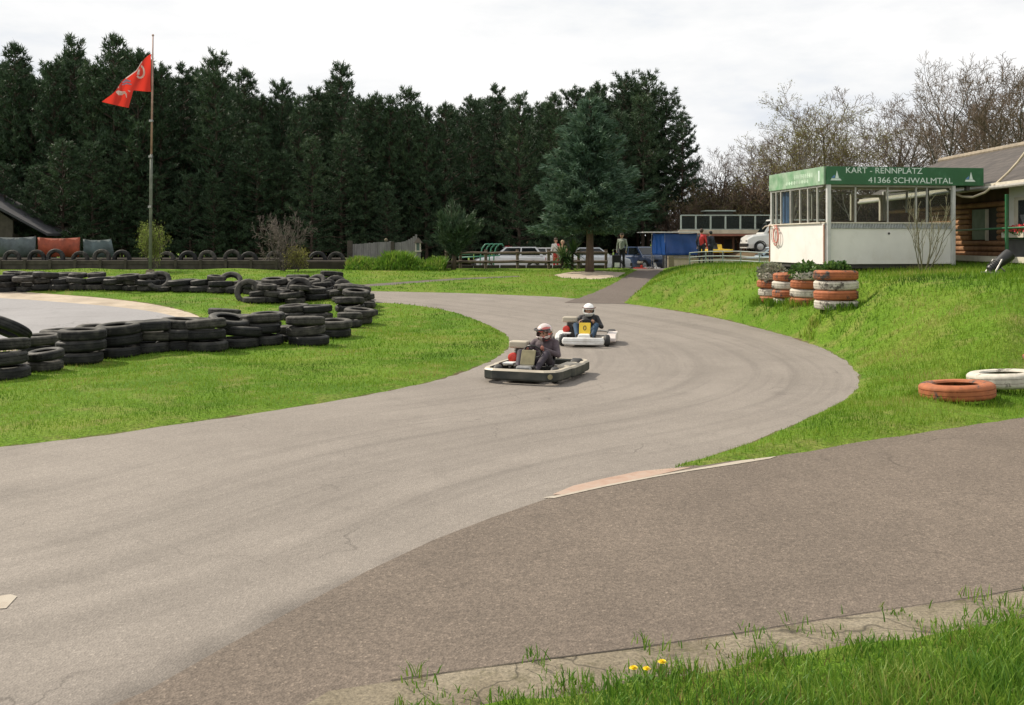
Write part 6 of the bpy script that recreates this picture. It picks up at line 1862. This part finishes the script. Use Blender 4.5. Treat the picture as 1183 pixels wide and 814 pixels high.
def cars():
    def put(lab, u, y, rz, col, kind='hatch', g=.757, group='cars parked behind the rail fence', L=4.0):
        return car(lab, ((u - CX) * y / F, y, g), rz, col, kind, group, L)
    put('white hatchback at the left end of the parked cars, left of the yucca', 588, 56.2, PI + .12, (.66, .67, .68), 'hatch')
    put('white saloon car between the first white hatchback and the yucca', 634, 57.0, .2, (.72, .71, .68), 'saloon', L=4.3)
    put('pale grey car partly hidden right of the yucca and spruce trunk', 684, 57.5, .15, (.56, .60, .63), 'saloon', L=4.3)
    put('silver grey car behind the first white hatchback', 607, 61.2, PI - .1, (.44, .46, .48), 'saloon', L=4.3)
    put('dark blue car facing the path behind the standing person', 743, 59.0, -PI / 2 + .5, (.035, .06, .12), 'hatch', group='cars in the paddock')
    put('light blue car with sloping bonnet before the pit building', 890, 54.2, PI - .06, (.48, .60, .68), 'hatch', g=.757, group='cars in the paddock', L=3.7)
    put('white van standing left of the booth with one front wheel in view', 905, 57.8, PI + .05, (.76, .75, .72), 'van', g=1.86, group='cars in the paddock', L=4.7)
    # wheeled bag beside the standing person
    p = at(712, 311, 49.6); g = gz(p.x, p.y)
    t = thing('wheeled_bag', 'dark wheeled bag with pale front beside the standing person', 'bag', (p.x, p.y, g))
    m = MB(); m.box((0, 0, .36), (.42, .30, .64)); m.build('bag', BLK, t, bevel=.05, seg=3)
    m = MB(); m.box((.02, -.15, .18), (.26, .03, .24)); m.build('pocket', KWH, t, bevel=.02)
    m = MB(); m.tube([(-.14, .12, .5), (-.14, .14, .95), (.14, .14, .95), (.14, .12, .5)], .014, 6); m.build('handle', STEEL, t)
    for s in (-1, 1):
        m = MB(); m.lathe([(.001, -.02), (.07, -.02), (.07, .02), (.001, .02)], 14, M=Matrix.Translation((s * .2, .08, .07)) @ Matrix.Rotation(PI / 2, 4, 'Y')); m.build('wheel', TYREM, t)
cars()
# ------------------------------------------------------------------ light, sky, camera
def setup():
    sc = bpy.context.scene
    w = bpy.data.worlds.new('World'); sc.world = w; w.use_nodes = True
    nt = w.node_tree; bg = nt.nodes['Background']
    sky = N(nt, 'ShaderNodeTexSky'); sky.sky_type = 'NISHITA'; sky.sun_disc = False
    to_sun = Vector((-.87, .50, 0)).normalized(); el = math.radians(44)
    sky.sun_elevation = el; sky.sun_rotation = math.atan2(to_sun.x, to_sun.y) % (2 * PI)
    sky.air_density = 1; sky.dust_density = 2
    tc = N(nt, 'ShaderNodeTexCoord')
    mp = N(nt, 'ShaderNodeMapping'); mp.inputs['Scale'].default_value = (1, 1, 3.2); nt.links.new(tc.outputs['Generated'], mp.inputs['Vector'])
    n = noise(nt, mp.outputs[0], 2.1, 7, .55)
    cov = ramp(nt, n, [(.30, .80), (.46, 1)])
    n2 = noise(nt, mp.outputs[0], 3.3, 6, .6)
    cl = ramp(nt, n2, [(.34, (7.9, 8.3, 8.9)), (.47, (9.4, 9.5, 9.6)), (.62, (10.6, 10.5, 10.4))])
    c = mixc(nt, cov, sky.outputs[0], cl)
    nt.links.new(c, bg.inputs['Color']); bg.inputs['Strength'].default_value = .10
    sun = bpy.data.lights.new('sun', 'SUN'); sun.energy = 5.0; sun.angle = math.radians(.6); sun.color = (1, .91, .77)
    so = bpy.data.objects.new('sun', sun); C.objects.link(so)
    v = Vector((to_sun.x * math.cos(el), to_sun.y * math.cos(el), math.sin(el)))
    so.rotation_euler = v.to_track_quat('Z', 'Y').to_euler()
    so.location = v * 60
    cam = bpy.data.cameras.new('camera'); co = bpy.data.objects.new('camera', cam); C.objects.link(co)
    co.location = (0, 0, H); co.rotation_euler = (PI / 2, 0, 0)
    cam.sensor_width = 36; cam.lens = 36 * F / 1183; cam.shift_y = -127 / 1183
    cam.clip_start = .1; cam.clip_end = 3000
    sc.camera = co
    sc.view_settings.view_transform = 'Standard'; sc.view_settings.look = 'None'; sc.view_settings.gamma = 1
    sc.view_settings.exposure = 0.0
    sc.render.engine = 'CYCLES'
    sc.cycles.max_bounces = 6; sc.cycles.transparent_max_bounces = 12
setup()
